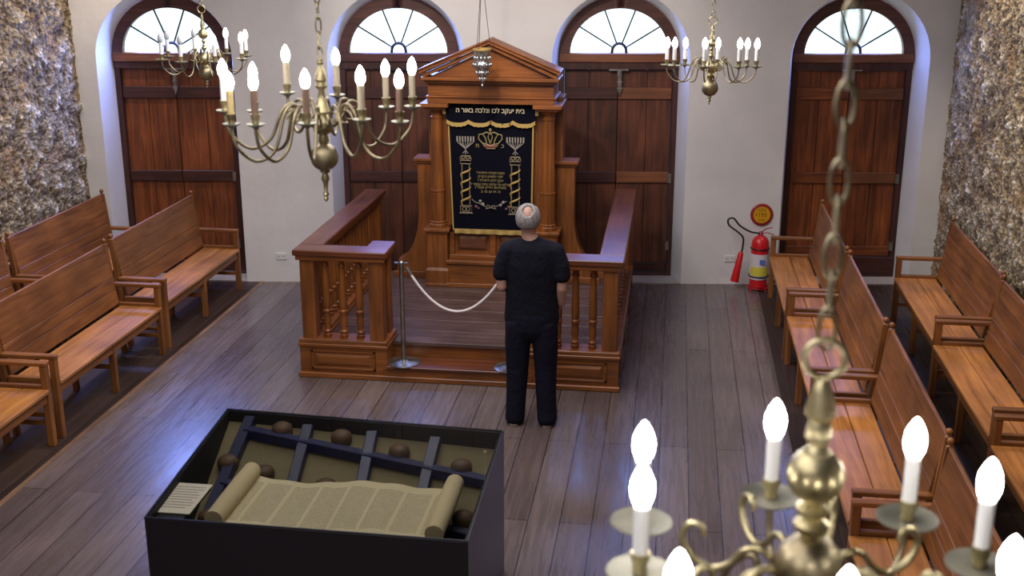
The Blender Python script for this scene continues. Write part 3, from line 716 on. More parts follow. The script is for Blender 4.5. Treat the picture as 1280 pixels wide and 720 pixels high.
# ------------------------------------------------------------------ chandeliers
def link_chain(m, z0, z1, pitch=.034, w=.011, wire=.0028):
    z = z0; k = 0
    while z < z1:
        pts = []
        for i in range(12):
            a = 2*PI*i/12; x = w*math.cos(a); dz = pitch*.62*math.sin(a)
            pts.append((x, 0, z+pitch*.5+dz) if k % 2 == 0 else (0, x, z+pitch*.5+dz))
        m.tube(pts, wire, 6, closed=True); z += pitch; k += 1
def bez(p, n=26):      # catmull-rom through points
    P_ = [Vector(q) for q in p]; P_ = [P_[0]*2-P_[1]] + P_ + [P_[-1]*2-P_[-2]]; out = []
    for i in range(1, len(P_)-2):
        for k in range(8):
            t = k/8; a, b, c, d = P_[i-1:i+3]
            out.append(.5*((2*b)+(-a+c)*t+(2*a-5*b+4*c-d)*t*t+(-a+3*b-3*c+d)*t**3))
    out.append(P_[-2]); return out
BULBP = [(.006, 0), (.013, .004), (.0165, .014), (.018, .026), (.0165, .040), (.011, .054), (.005, .064), (.001, .068)]
def make_arm(root, ang, r, zp, zhub, drop, ch, mat_c, lit, pan=.045, wire=.0062, br=1.0, rhub=.035, curl=True):
    ca, sa = math.cos(ang), math.sin(ang)
    def f(q): return (q[0]*ca, q[0]*sa, q[1])
    path = bez([(rhub*.6, zhub-.02, 0), (rhub+.02, zhub-.045, 0), (rhub+.045, zhub-.015, 0), (r*.30, zhub+.035, 0), (r*.42, zhub+.01, 0), (r*.55, zp-drop*.75, 0), (r*.76, zp-drop, 0), (r*.95, zp-drop*.62, 0), (r, zp-drop*.2, 0), (r, zp, 0)])
    m = MB(); m.tube([f((p.x, p.y)) for p in path], wire, 7)
    if curl: m.tube([f((r*.30+.035*math.cos(t)*(1-t/9), zhub-.015+.035*math.sin(t)*(1-t/9))) for t in [k*.45 for k in range(13)]], wire*.7, 6)
    a = m.build('chandelier_arm', BRASSD, root, 60)
    c = (r*ca, r*sa, zp)
    m = MB(); m.lathe([(.006, -.012), (.012, -.004), (pan*.7, .0), (pan, .006), (pan, .0085), (pan*.7, .004), (.012, .004)], c, 22); m.build('drip_pan', BRASSP, a, 50)
    m = MB(); m.lathe([(.008, .002), (.013, .008), (.011, .018), (.015, .028), (.016, .042), (.0145, .042)], c, 14); m.build('candle_cup', BRASS, a, 50)
    if ch > 0:
        m = MB(); m.lathe([(.0125, .038), (.0125, .038+ch), (.009, .040+ch)], c, 14); m.build('candle_sleeve', mat_c, a, 40)
        m = MB(); m.lathe([(q*br, .04+ch+z*br) for q, z in BULBP], c, 14); m.build('candle_bulb', BULB if lit else BULB_OFF, a, 60)
    return a
def ball_stem(m, items):
    for c, prof in items: m.lathe(prof, c, 22)
def ballp(r, z): return [(max(.001, r*math.sin(PI*k/12)), z-r*math.cos(PI*k/12)) for k in range(13)]
def turned(z0, z1, r): 
    h = z1-z0
    return [(.008, z0), (r*.5, z0+h*.04), (r*.9, z0+h*.08), (r*.45, z0+h*.13), (r*.35, z0+h*.25), (r*.9, z0+h*.52), (r, z0+h*.6), (r*.8, z0+h*.68), (r*.4, z0+h*.78), (r*.75, z0+h*.84), (r*.4, z0+h*.9), (r*.3, z1)]

# far right (same kind as far left)
def chandelier_far(name, label, x, y, zpan, balls, phase, lits, r=.29, ringz=.32, grp=None, tilt=0):
    t = thing(name, label, 'chandelier', (x, y, zpan), 0, grp)
    m = MB(); m.lathe(turned(.03, .10, .018), seg=16); m.lathe(turned(.10+.0, ringz-.05, .016), seg=16)
    m.build('turned_stem', BRASS, t, 50)
    m = MB(); m.lathe(ballp(balls[0][0], balls[0][1]), seg=24); m.build('upper_ball', BRASS, t, 70)
    m = MB(); m.lathe([(.006, -.10), (.014, -.08), (.030, -.055), (.018, -.04), (.042, -.02), (.046, 0), (.042, .02), (.02, .032), (.01, .04)], seg=20); m.build('arm_hub', BRASS, t, 50)
    m = MB(); m.lathe(ballp(balls[1][0], balls[1][1]), seg=28); b1 = m.build('lower_ball', BRASSD, t, 70)
    zb = balls[1][1]-balls[1][0]
    m = MB(); m.lathe([(.002, zb-.055), (.006, zb-.045), (.004, zb-.038), (.012, zb-.028), (.005, zb-.02), (.014, zb-.008), (.01, zb+.004)], seg=14); m.build('drop_finial', BRASS, b1, 50)
    m = MB(); m.tube([(.026*math.cos(a), 0, ringz-.03+.026*math.sin(a)) for a in [2*PI*k/20 for k in range(20)]], .0045, 8, closed=True); m.build('ring', BRASS, t, 60)
    m = MB(); link_chain(m, ringz-.005, CEILZ-zpan-.02); m.build('chain', BRASSD, t, 60)
    for k in range(8):
        make_arm(t, R(phase+45*k), r, -tilt*r*math.sin(R(phase+45*k)), .02, .10, .078 if lits[k] != 2 else 0, CANDLE_W, lits[k] == 1, pan=.042, wire=.0045)
    return t
chandelier_far('brass_chandelier', 'eight-armed brass chandelier with all candle bulbs lit, hanging high at right', .234, 7.9, 2.778, ((.026, .15), (.055, -.138)), 35, [1]*8, tilt=.085, grp='brass chandeliers')
chandelier_far('brass_chandelier', 'partly unlit brass chandelier before the leftmost arched window', -3.205, 7.9, 2.782, ((.034, .165), (.050, -.10)), 35, [1, 1, 0, 0, 0, 0, 1, 1], ringz=.36, grp='brass chandeliers')
# the cup without a candle: see lits value 2 below

# big middle chandelier: eleven bent arms read one by one
t = thing('brass_chandelier', 'large eleven-armed brass chandelier with aged candle sleeves, left of the ark', 'chandelier', (-1.27, 4.2, 2.83), 0, 'brass chandeliers')
m = MB(); m.lathe([(.004, .36), (.014, .345), (.008, .335), (.020, .30), (.024, .285), (.014, .275), (.024, .262), (.010, .245), (.016, .21), (.028, .175), (.030, .168), (.016, .158), (.022, .15), (.034, .135), (.036, .10), (.028, .09), (.016, .085), (.020, .06), (.012, .045), (.024, .03), (.012, .02), (.012, 0)][::-1], seg=24); m.build('turned_stem', BRASS, t, 50)
m = MB(); m.lathe(ballp(.052, 0), seg=32); lb_ = m.build('lower_ball', BRASSD, t, 70)
m = MB(); m.lathe([(.002, -.168), (.010, -.158), (.006, -.148), (.013, -.14), (.007, -.13), (.009, -.10), (.016, -.08), (.010, -.062), (.02, -.054), (.014, -.045)], seg=16); m.build('drop_finial', BRASS, lb_, 50)
m = MB(); link_chain(m, .345, CEILZ-2.83-.02, .052, .010, .003); m.build('chain', BRASS, t, 60)
# bent arms: azimuth, reach, height of the pan above the lower ball, candle colour
ARMS = [(-139.4, 0.345, 0.146, 'Y'), (-158.7, 0.345, 0.178, 'W'), (-114.3, 0.345, 0.161, 'B'), (154.1, 0.345, 0.137, 'B'), (129.0, 0.345, 0.192, 'C'), (-81.9, 0.345, 0.173, 'B'), (96.7, 0.345, 0.176, 'C'), (-50.7, 0.345, 0.178, 'C'), (61.2, 0.345, 0.139, 'C'), (-22.1, 0.345, 0.152, 'B'), (29.6, 0.345, 0.163, 'C')]
CM = {'Y': CANDLE_Y, 'W': CANDLE_W, 'B': CANDLE_B, 'C': plain('candle_cream', srgb(205, 190, 160), .5)}
for az, reach, h_, cm in ARMS:
    make_arm(t, R(az), reach, h_, .165, .135, .085, CM[cm], True, pan=.032, wire=.0062, br=.95, rhub=.03)

# near chandelier
t = thing('brass_chandelier', 'nearest brass chandelier in the bottom right corner, bulbs large and lit', 'chandelier', (.238, 1.70, 2.64), 0, 'brass chandeliers')
m = MB(); m.lathe([(.008, .362), (.007, .355), (.012, .35), (.016, .335), (.022, .315), (.024, .30), (.014, .29), (.018, .282), (.020, .262), (.012, .25), (.022, .238), (.020, .16), (.014, .152), (.026, .145), (.024, .135), (.014, .128), (.028, .118), (.028, .112), (.012, .09)][::-1], seg=24); m.build('turned_stem', BRASS, t, 50)
m = MB(); m.lathe(ballp(.044, .198), seg=32); m.build('upper_ball', BRASS, t, 70)
m = MB(); m.lathe(ballp(.052, .045), seg=32); m.build('middle_ball', BRASSD, t, 70)
m = MB(); m.lathe([(.01, -.06), (.035, -.04), (.045, -.02), (.04, .0), (.025, .01)], seg=24); m.build('arm_hub', BRASS, t, 50)
m = MB(); m.lathe(ballp(.06, -.12), seg=28); lb_ = m.build('lower_ball', BRASSD, t, 70)
m = MB(); m.lathe([(.003, -.24), (.012, -.225), (.008, -.21), (.018, -.19), (.012, -.175)], seg=16); m.build('drop_finial', BRASS, lb_, 50)
m = MB(); m.tube([(.030*math.cos(a), 0, .388+.030*math.sin(a)) for a in [2*PI*k/24 for k in range(24)]], .0055, 8, closed=True); m.build('ring', BRASS, t, 60)
m = MB(); link_chain(m, .408, CEILZ-2.64-.02, .055, .013, .0038); m.build('chain', BRASSD, t, 60)
for ad_, ar_ in ((96.8, .297), (51, .311), (18, .297), (148, .312), (180.5, .262), (-128, .334), (-87, .278), (-33, .30)):
    make_arm(t, R(ad_), ar_, 0.006, -.01, .11, .085, CANDLE_W, True, pan=.054, wire=.006, br=1.05, curl=False)
for k in range(8):
    a = R(27+45*k); ca, sa = math.cos(a), math.sin(a)
    pts = [(.03, -.03), (.045, .02), (.07, .05), (.10, .045), (.125, .015), (.155, .0), (.19, .015), (.205, .045), (.195, .07), (.175, .072), (.168, .055)]
    m = MB(); pp = bez([(x*ca, x*sa, z) for x, z in pts]); m.tube(pp, [.0048+.0015*math.sin(i/len(pp)*PI) for i in range(len(pp))], 7); m.build('scroll_branch', BRASS, t, 60)

# ------------------------------------------------------------------ rope barrier
def stanchion(x, label):
    s = thing('barrier_post', label, 'barrier post', (x, 9.175, .132), 0, 'rope barrier posts')
    m = MB(); m.lathe([(.14, 0), (.142, .006), (.12, .014), (.04, .022), (.024, .03)], seg=32); m.build('base', STEEL, s, 50)
    m = MB(); m.lathe([(.020, .02), (.020, .86), (.026, .865), (.026, .88), (.012, .892)], seg=20); m.build('pole', STEEL, s, 50)
    m = MB(); m.box(-.055, .055, -.008, .008, .868, .876); m.build('rope_hook', STEEL, s)
stanchion(-2.165, 'steel barrier post on the platform step, left of the man'); stanchion(-1.255, 'steel barrier post on the platform step, hidden behind the man')
ROPE = plain('white_rope', srgb(214, 204, 196), .7)
pts = []
for k in range(25):
    u = k/24; pts.append((-2.12+.82*u, 9.175, .965-.36*(1-(2*u-1)**2)**1.0))
m = MB(); m.tube(pts, .011, 10); rp = m.build('barrier_rope', ROPE); tag(rp, 'white rope sagging between the two steel barrier posts', 'rope')
for a, b in ((0, 1), (24, 23)):
    m = MB(); d = (Vector(pts[b])-Vector(pts[a])); m.tube([Vector(pts[a])-d*.1, Vector(pts[a])+d*1.0], .0155, 10); m.build('end_cap', STEEL, rp)

# ------------------------------------------------------------------ display case
CQ = [(-2.472, 4.902), (-.87, 4.882), (-.883, 6.163), (-2.57, 6.267)]     # footprint, counter-clockwise
cc = (sum(p[0] for p in CQ)/4, sum(p[1] for p in CQ)/4)
case = thing('display_case', 'black museum display case with a glass top in the foreground', 'display case', (cc[0], cc[1], 0))
def lq(q, ins=0):
    out = []
    for x, y in q:
        dx, dy = x-cc[0], y-cc[1]; out.append((dx - math.copysign(ins, dx), dy - math.copysign(ins, dy)))
    return out
o4 = lq(CQ); i4 = lq(CQ, .018)
names = ['front_panel', 'side_panel', 'back_panel', 'side_panel']
for k in range(4):
    j = (k+1) % 4; m = MB(); q = [o4[k], o4[j], i4[j], i4[k]]
    m.hexa([(x, y, 0) for x, y in q], [(x, y, .893) for x, y in q]); m.build(names[k], CASEC if k == 1 else CASEB, case, bevel=.002)
gm, nt, b = newmat('case_glass'); b.inputs['Base Color'].default_value = (.93, .95, .94, 1); b.inputs['Roughness'].default_value = .01
b.inputs['Transmission Weight'].default_value = 1; b.inputs['IOR'].default_value = 1.45
# thin architectural glass: clear with a mirror-like sheen
nt.nodes.remove(b); out = nt.nodes['Material Output']
tr = N(nt, 'ShaderNodeBsdfTransparent'); tr.inputs[0].default_value = (.78, .78, .75, 1); gl = N(nt, 'ShaderNodeBsdfGlossy'); gl.inputs['Roughness'].default_value = .015
fr_ = N(nt, 'ShaderNodeFresnel'); fr_.inputs['IOR'].default_value = 1.5; mx = N(nt, 'ShaderNodeMixShader')
ge = N(nt, 'ShaderNodeNewGeometry'); iv = N(nt, 'ShaderNodeMath', operation='SUBTRACT'); iv.inputs[0].default_value = 1; nt.links.new(ge.outputs['Backfacing'], iv.inputs[1]); mu = N(nt, 'ShaderNodeMath', operation='MULTIPLY'); nt.links.new(iv.outputs[0], mu.inputs[0]); nt.links.new(fr_.outputs[0], mu.inputs[1]); nt.links.new(mu.outputs[0], mx.inputs[0]); nt.links.new(tr.outputs[0], mx.inputs[1]); nt.links.new(gl.outputs[0], mx.inputs[2]); nt.links.new(mx.outputs[0], out.inputs[0])
m = MB(); m.hexa([(x, y, .8985) for x, y in lq(CQ, .006)], [(x, y, .9045) for x, y in lq(CQ, .006)]); m.build('glass_top', gm, case)
m = MB()
for k in range(4):
    j = (k+1) % 4; i8 = lq(CQ, .008); q = [o4[k], o4[j], i8[j], i8[k]]
    m.hexa([(x, y, .893) for x, y in q], [(x, y, .899) for x, y in q])
m.build('rim', plain('rim_grey', srgb(44, 42, 44), .3, .5), case)
# coffered bed inside
TK, TY, TZ = .37, 5.0, .425
def bed(x, y, up=0): return Vector((x-cc[0], y-cc[1], TZ+(y-TY)*TK+up))
i5 = lq(CQ, .022)
BEDM = plaster('bed_buff', srgb(122, 110, 82), .5); BEAM = wood('bed_beam', srgb(24, 28, 70), srgb(36, 42, 96), 'Y', .4)
KNOB = wood('bed_roundel', srgb(84, 62, 44), srgb(112, 84, 60), 'X', .6)
m = MB()
f4 = [(x, y) for x, y in i5]
CASEI = plain('case_lining', srgb(14, 13, 16), .7)
for k in range(4):
    j = (k+1) % 4; mi = MB(); q = [lq(CQ, .0185)[k], lq(CQ, .0185)[j], lq(CQ, .021)[j], lq(CQ, .021)[k]]; mi.hexa([(x, y, .2) for x, y in q], [(x, y, .892) for x, y in q]); mi.build('lining', CASEI, case)

def bz(x, y, up): return (x, y, TZ+(y+cc[1]-TY)*TK+up)
m.hexa([bz(x, y, -.12) for x, y in f4], [bz(x, y, -.06) for x, y in f4]); m.build('coffered_bed', BEDM, case)
ex, ey = Vector((.395, -.066)), Vector((.0, .0))
Anodes = [(-2.409, 6.133), (-2.035, 6.061), (-1.64, 5.979), (-1.278, 5.926)]; Bnodes = [(-2.41, 5.734), (-2.004, 5.67), (-1.609, 5.605), (-1.279, 5.547)]
def inside(x, y):
    return -2.44 < x < -.905 and 4.93 < y < 6.19 - .06*(x+1.7)*1
def clipbar(p, q, w=.062, up=.0):
    n = 60; P0 = Vector(p); P1 = Vector(q); pts = [P0.lerp(P1, k/n) for k in range(n+1)]; ins = [v for v in pts if inside(v.x, v.y)]
    if len(ins) < 2: return
    a, b = ins[0], ins[-1]; bm_.bar(bed(a.x, a.y, up-.028), bed(b.x, b.y, up-.028), w, .06)
for k in range(4):
    a, b = Vector(Anodes[k]), Vector(Bnodes[k]); d = a-b; bm_ = MB(); clipbar(b-d*3, a+d*1.2); 
    if bm_.v: bm_.build('coffer_beam', BEAM, case, bevel=.004)
dA = Vector(Anodes[3])-Vector(Anodes[0]); dB = Vector(Bnodes[3])-Vector(Bnodes[0])
for base, d, off in ((Vector(Anodes[0]), dA, 0), (Vector(Bnodes[0]), dB, 0), (Vector(Bnodes[0])+Vector((0, -.38)), dB, 0), (Vector(Bnodes[0])+Vector((0, -.76)), dB, 0)):
    bm_ = MB(); clipbar(base-d*.4, base+d*1.6, up=.0); 
    if bm_.v: bm_.build('coffer_beam', BEAM, case, bevel=.004)
for x, y in ((-2.194, 6.19), (-1.829, 6.125), (-1.467, 6.039), (-1.095, 5.956), (-2.43, 5.889), (-2.2, 5.828), (-1.822, 5.761), (-1.44, 5.69), (-1.024, 5.605), (-2.40, 5.50), (-2.2, 5.44), (-1.82, 5.37), (-1.44, 5.3), (-1.05, 5.22)):
    y = min(y, 6.13 - .06*(x+1.7)); m = MB(); c0 = bed(x, y, -.055); m.lathe([(.058, 0), (.062, .03), (.056, .055), (.034, .07), (.001, .076)], c0, 24); m.build('roundel', KNOB, case, 50)
# scroll
SZ = .775
PARCH = None
def parchment():
    m, nt, b = newmat('parchment_written'); L = nt.links.new
    tc = N(nt, 'ShaderNodeTexCoord'); sep = N(nt, 'ShaderNodeSeparateXYZ'); L(tc.outputs['Object'], sep.inputs[0])
    # columns of text along x, lines along y
    col = N(nt, 'ShaderNodeMath', operation='PINGPONG'); L(sep.outputs[0], col.inputs[0]); col.inputs[1].default_value = .0775
    c2 = N(nt, 'ShaderNodeMath', operation='GREATER_THAN'); L(col.outputs[0], c2.inputs[0]); c2.inputs[1].default_value = .009
    ln = N(nt, 'ShaderNodeMath', operation='PINGPONG'); L(sep.outputs[1], ln.inputs[0]); ln.inputs[1].default_value = .007
    l2 = N(nt, 'ShaderNodeMath', operation='GREATER_THAN'); L(ln.outputs[0], l2.inputs[0]); l2.inputs[1].default_value = .0032
    nz = N(nt, 'ShaderNodeTexNoise'); nz.inputs['Scale'].default_value = 260; L(tc.outputs['Object'], nz.inputs[0])
    n2 = N(nt, 'ShaderNodeMath', operation='GREATER_THAN'); L(nz.outputs[0], n2.inputs[0]); n2.inputs[1].default_value = .44
    yl = N(nt, 'ShaderNodeMath', operation='ABSOLUTE'); L(sep.outputs[1], yl.inputs[0]); yl2 = N(nt, 'ShaderNodeMath', operation='LESS_THAN'); L(yl.outputs[0], yl2.inputs[0]); yl2.inputs[1].default_value = .225
    p = c2
    for q in (l2, n2, yl2):
        mm_ = N(nt, 'ShaderNodeMath', operation='MULTIPLY'); L(p.outputs[0], mm_.inputs[0]); L(q.outputs[0], mm_.inputs[1]); p = mm_
    mx = N(nt, 'ShaderNodeMix', data_type='RGBA'); L(p.outputs[0], mx.inputs[0]); mx.inputs[6].default_value = srgb(214, 200, 164); mx.inputs[7].default_value = srgb(152, 140, 112)
    L(mx.outputs[2], b.inputs['Base Color']); b.inputs['Roughness'].default_value = .7
    return m
scx, scy = -1.645, 5.40
scroll = thing('torah_scroll', 'open parchment scroll with two thick rolled ends inside the display case', 'scroll', (scx, scy, SZ))
m = MB(); nx = 40; vs = []; fs = []
for j in range(9):
    for i in range(nx+1):
        x = -.53+1.06*i/nx; y = -.29+.58*j/8; vs.append((x, y + .012*math.sin(x*5)*(1 if j > 4 else 0), -.022+.012*math.sin(x*9+y*3)+.004*math.sin(x*31)))
for j in range(8):
    for i in range(nx): a = j*(nx+1)+i; fs.append((a, a+1, a+nx+2, a+nx+1))
top = list(vs); nv = len(vs); vs2 = vs + [(x, y, z-.003) for x, y, z in vs]
f2 = fs + [tuple(nv+q for q in f[::-1]) for f in fs]
m.add(vs2, f2); m.build('parchment_sheet', parchment(), scroll, 70)
ROLL = plaster('parchment_roll', srgb(214, 196, 158), .3)
for sx in (-1, 1):
    m = MB(); M_ = Matrix.Translation((sx*.565, 0, .018)) @ Matrix.Rotation(PI/2, 4, 'X')
    m.lathe([(.036, -.29), (.048, -.288), (.052, -.1), (.051, .1), (.048, .288), (.036, .29)], (0, 0, 0), 24, M=M_); r_ = m.build('rolled_end', ROLL, scroll, 40)
    m = MB(); m.lathe([(.012, -.33), (.03, -.32), (.034, -.298), (.034, -.288)], (0, 0, 0), 18, M=M_); m.build('roller_knob', DOORD['Y'], r_, 40)
# support shelf for the scroll
m = MB(); m.box(scx-cc[0]-.56, scx-cc[0]+.56, scy-cc[1]-.2, scy-cc[1]+.24, SZ-.055, SZ-.045); m.box(scx-cc[0]-.4, scx-cc[0]+.4, scy-cc[1]-.15, scy-cc[1]+.12, .40, SZ-.055); m.build('scroll_support', CASEB, case)
# card
card = MB().prism([(-.10, -.16), (.11, -.16), (.105, .165), (-.09, .165)], lambda u, v, t: (u, v, t), 0, .004).build('information_card', plain('card_paper', srgb(232, 222, 208), .6)); card.location = (-2.405, 5.185, .86)
tag(card, 'white printed card lying at the left end of the display case', 'card')
m = MB()
for k in range(9): m.box(-.075, .085-.02*(k % 3 == 2), .12-k*.028, .126-k*.028, .004, .0048)
m.build('printed_text', plain('grey_ink', srgb(150, 142, 136), .7), card)
m = MB(); m.box(-2.50-cc[0]+.01+.04, -2.31-cc[0], 4.93-cc[1], 5.35-cc[1], .835, .858); m.build('card_ledge', CASEB, case)

# ------------------------------------------------------------------ fire extinguisher, sign, outlets
EX, EY = .955, 12.17
ext = thing('fire_extinguisher', 'red fire extinguisher with black hose standing on a low rack by the white wall', 'fire extinguisher', (EX, EY, 0)); ext.scale = (1.1, 1.1, 1.05)
m = MB(); m.lathe([(.07, .03), (.083, .04), (.083, .46), (.078, .50), (.06, .535), (.035, .555), (.022, .56)], seg=28); m.build('cylinder', RED, ext, 50)
m = MB(); m.lathe([(.0843, .12), (.0843, .38)], seg=28, cap=False); m.build('label_sticker', plain('sticker_white', srgb(215, 205, 205), .5), ext, 60)
m = MB()
for k in range(10): a0, a1 = R(200+k*14), R(214+k*14); m.hexa([(.0848*math.cos(a0), .0848*math.sin(a0), .16), (.0848*math.cos(a1), .0848*math.sin(a1), .16), (.086*math.cos(a1), .086*math.sin(a1), .16), (.086*math.cos(a0), .086*math.sin(a0), .16)], [(.0848*math.cos(a0), .0848*math.sin(a0), .25), (.0848*math.cos(a1), .0848*math.sin(a1), .25), (.086*math.cos(a1), .086*math.sin(a1), .25), (.086*math.cos(a0), .086*math.sin(a0), .25)])
m.build('sticker_band', plain('sticker_yellow', srgb(214, 200, 70), .5), ext)
m = MB(); m.box(.0, .05, -.088, -.083, .28, .33); m.build('sticker_mark', plain('sticker_blue', srgb(90, 110, 180), .5), ext)
m = MB(); m.lathe([(.012, .545), (.022, .55), (.022, .59), (.01, .60)], seg=14); m.tube([(0, 0, .59), (.05, -.02, .635), (.10, -.03, .65)], .007, 6); m.tube([(0, 0, .575), (.06, -.02, .595), (.12, -.03, .575)], .006, 6); m.build('valve_handle', plain('valve_red', srgb(150, 50, 60), .4), ext, 50)
m = MB(); m.tube(bez([(.0, -.01, .58), (-.10, -.03, .60), (-.20, -.04, .66), (-.26, -.04, .73), (-.31, -.04, .72), (-.30, -.04, .66), (-.22, -.05, .60), (-.165, -.05, .54), (-.165, -.05, .44), (-.17, -.05, .40)]), .009, 8); m.build('hose', BLACK, ext, 60)
m = MB(); M_ = Matrix.Translation((-.175, -.05, .40)) @ Matrix.Rotation(R(9), 4, 'Y'); m.lathe([(.042, -.31), (.04, -.29), (.026, -.02), (.014, .0)], seg=18, M=M_); m.build('discharge_horn', RED, ext, 50)
m = MB(); m.tube([(.087*math.cos(a), .087*math.sin(a), .43) for a in [2*PI*k/20 for k in range(20)]], .006, 6, closed=True); m.tube([(.093*math.cos(a), .093*math.sin(a), .15) for a in [2*PI*k/20 for k in range(20)]], .006, 6, closed=True); m.build('strap', BLACK, ext, 60)
rk = MB(); rk.tube([(.095*math.cos(a), .095*math.sin(a), .03) for a in [2*PI*k/20 for k in range(20)]], .006, 6, closed=True)
for k in range(4): a = PI/4+k*PI/2; rk.tube([(.095*math.cos(a), .095*math.sin(a), .035), (.10*math.cos(a), .10*math.sin(a), 0)], .006, 6)
rk.tube([(-.085, 0, .03), (.085, 0, .03)], .006, 6); rk.build('foot_rack', RED, ext, 60)
sp = W(5.33, -.004, .80)
sp = Vector((.965, yw(.965)-.012, .765))
sign = thing('extinguisher_sign', 'round yellow sign with red rim on the wall above the fire extinguisher', 'sign', sp, ANG)
m = MB(); M_ = Matrix.Rotation(PI/2, 4, 'X')
m.lathe([(.112, -.010), (.118, -.006), (.118, .004), (.112, .010), (.10, .012)], seg=40, M=M_); m.build('red_rim', plain('sign_red', srgb(150, 36, 34), .4), sign, 40)
m = MB(); m.lathe([(.088, .008), (.088, .0135)], seg=40, M=M_); m.build('yellow_disc', plain('sign_yellow', srgb(214, 160, 24), .4), sign)
BRN = plain('sign_brown', srgb(128, 76, 20), .5)
for s, z, sz in (('CO2', .052, .042), ('193', 0, .062), ('CO2', -.055, .034)): text_mesh('lettering', s, sz, (.01 if s == '193' else 0, -.0145, z), sign, BRN, ext=.0005, bold=.0005)
m = MB(); m.box(-.068, -.046, -.0155, -.0138, -.008, -.003); m.box(-.06, -.054, -.0155, -.0138, -.003, .02); m.build('pictogram', BRN, sign)
for s, lab in ((.205, 'small white wall socket low on the wall left of the railed platform'), (4.979, 'small white wall socket low on the wall left of the extinguisher')):
    p = W(s, -.004, .285); m = MB(); m.box(-.058, .058, -.008, .003, -.036, .036); o = m.build('wall_socket', WHITE, loc=p, rz=ANG, bevel=.003); tag(o, lab, 'socket', 'white wall sockets')
    for k in (-1, 1):
        m = MB()
        for q in (-1, 1): m.box(k*.028+q*.008-.002, k*.028+q*.008+.002, -.0095, -.0075, -.008, .008)
        m.build('socket_face', BLACK, o)

# ------------------------------------------------------------------ the man
man = thing('person', 'grey-haired balding man in black t-shirt and dark trousers, standing with his back turned', 'person', (-.985, 8.35, 0))
def cap_chain(m, pts, seg=14):       # (x, y, z, rx[, ry]) spheres swept along a polyline
    for i in range(len(pts)-1):
        a, b = pts[i], pts[i+1]; n = max(2, int((Vector(a[:3])-Vector(b[:3])).length/.012))
        for k in range(n+1):
            t = k/n; c = [a[j]*(1-t)+b[j]*t for j in range(3)]; ra = a[3]*(1-t)+b[3]*t
            ya = (a[4] if len(a) > 4 else a[3])*(1-t)+(b[4] if len(b) > 4 else b[3])*t
            m.ell(c, (ra, ya, min(ra, ya)), seg, 7)
def remesh(m, name, mat, voxel, smooth=4, par=man):
    me = bpy.data.meshes.new(name); me.from_pydata(m.v, [], m.f)
    o = bpy.data.objects.new(name, me); COL.objects.link(o)
    r = o.modifiers.new('r', 'REMESH'); r.mode = 'VOXEL'; r.voxel_size = voxel
    s = o.modifiers.new('s', 'SMOOTH'); s.iterations = smooth; s.factor = .5
    bpy.context.view_layer.update(); dg = bpy.context.evaluated_depsgraph_get()
    m2 = bpy.data.meshes.new_from_object(o.evaluated_get(dg)); COL.objects.unlink(o); bpy.data.objects.remove(o)
    for p in m2.polygons: p.use_smooth = True
    m2.materials.clear(); m2.materials.append(mat)
    r = bpy.data.objects.new(name, m2); COL.objects.link(r); r.parent = par; return r
def skin_mat():
    m, nt, b = newmat('skin'); b.inputs['Base Color'].default_value = srgb(170, 130, 112); b.inputs['Roughness'].default_value = .5
    b.inputs['Subsurface Weight'].default_value = .08; b.inputs['Subsurface Radius'].default_value = (.02, .008, .004); return m
SKIN = skin_mat()
hx = -.03
m = MB()
m.ell((hx, .005, 1.625), (.074, .094, .098), 24, 16)                  # skull
cap_chain(m, [(hx, .035, 1.56, .056, .062), (hx, .055, 1.525, .042, .046)])   # jaw and chin
cap_chain(m, [(hx, .098, 1.625, .009), (hx, .113, 1.59, .014)]); m.ell((hx-.012, .105, 1.587), (.009, .009, .008)); m.ell((hx+.012, .105, 1.587), (.009, .009, .008))   # nose
cap_chain(m, [(hx-.045, .078, 1.648, .009), (hx+.045, .078, 1.648, .009)])    # brow
cap_chain(m, [(hx-.022, .092, 1.553, .007), (hx, .098, 1.555, .008), (hx+.022, .092, 1.553, .007)])
for s in (-1, 1):
    m.ell((hx+s*.079, .0, 1.615), (.012, .02, .032), 12, 8); m.ell((hx+s*.038, .066, 1.598), (.024, .017, .022), 10, 7)
cap_chain(m, [(hx, .0, 1.57, .056), (hx*.8, -.005, 1.49, .056), (0, -.01, 1.43, .066)])    # neck
cap_chain(m, [(0, -.01, 1.40, .12, .08), (0, 0, 1.2, .15, .095), (0, 0, 1.0, .14, .09), (0, 0, .9, .15, .10)])
for s in (-1, 1): cap_chain(m, [(s*.09, 0, .88, .085), (s*.105, .0, .5, .055), (s*.12, -.01, .10, .042)])
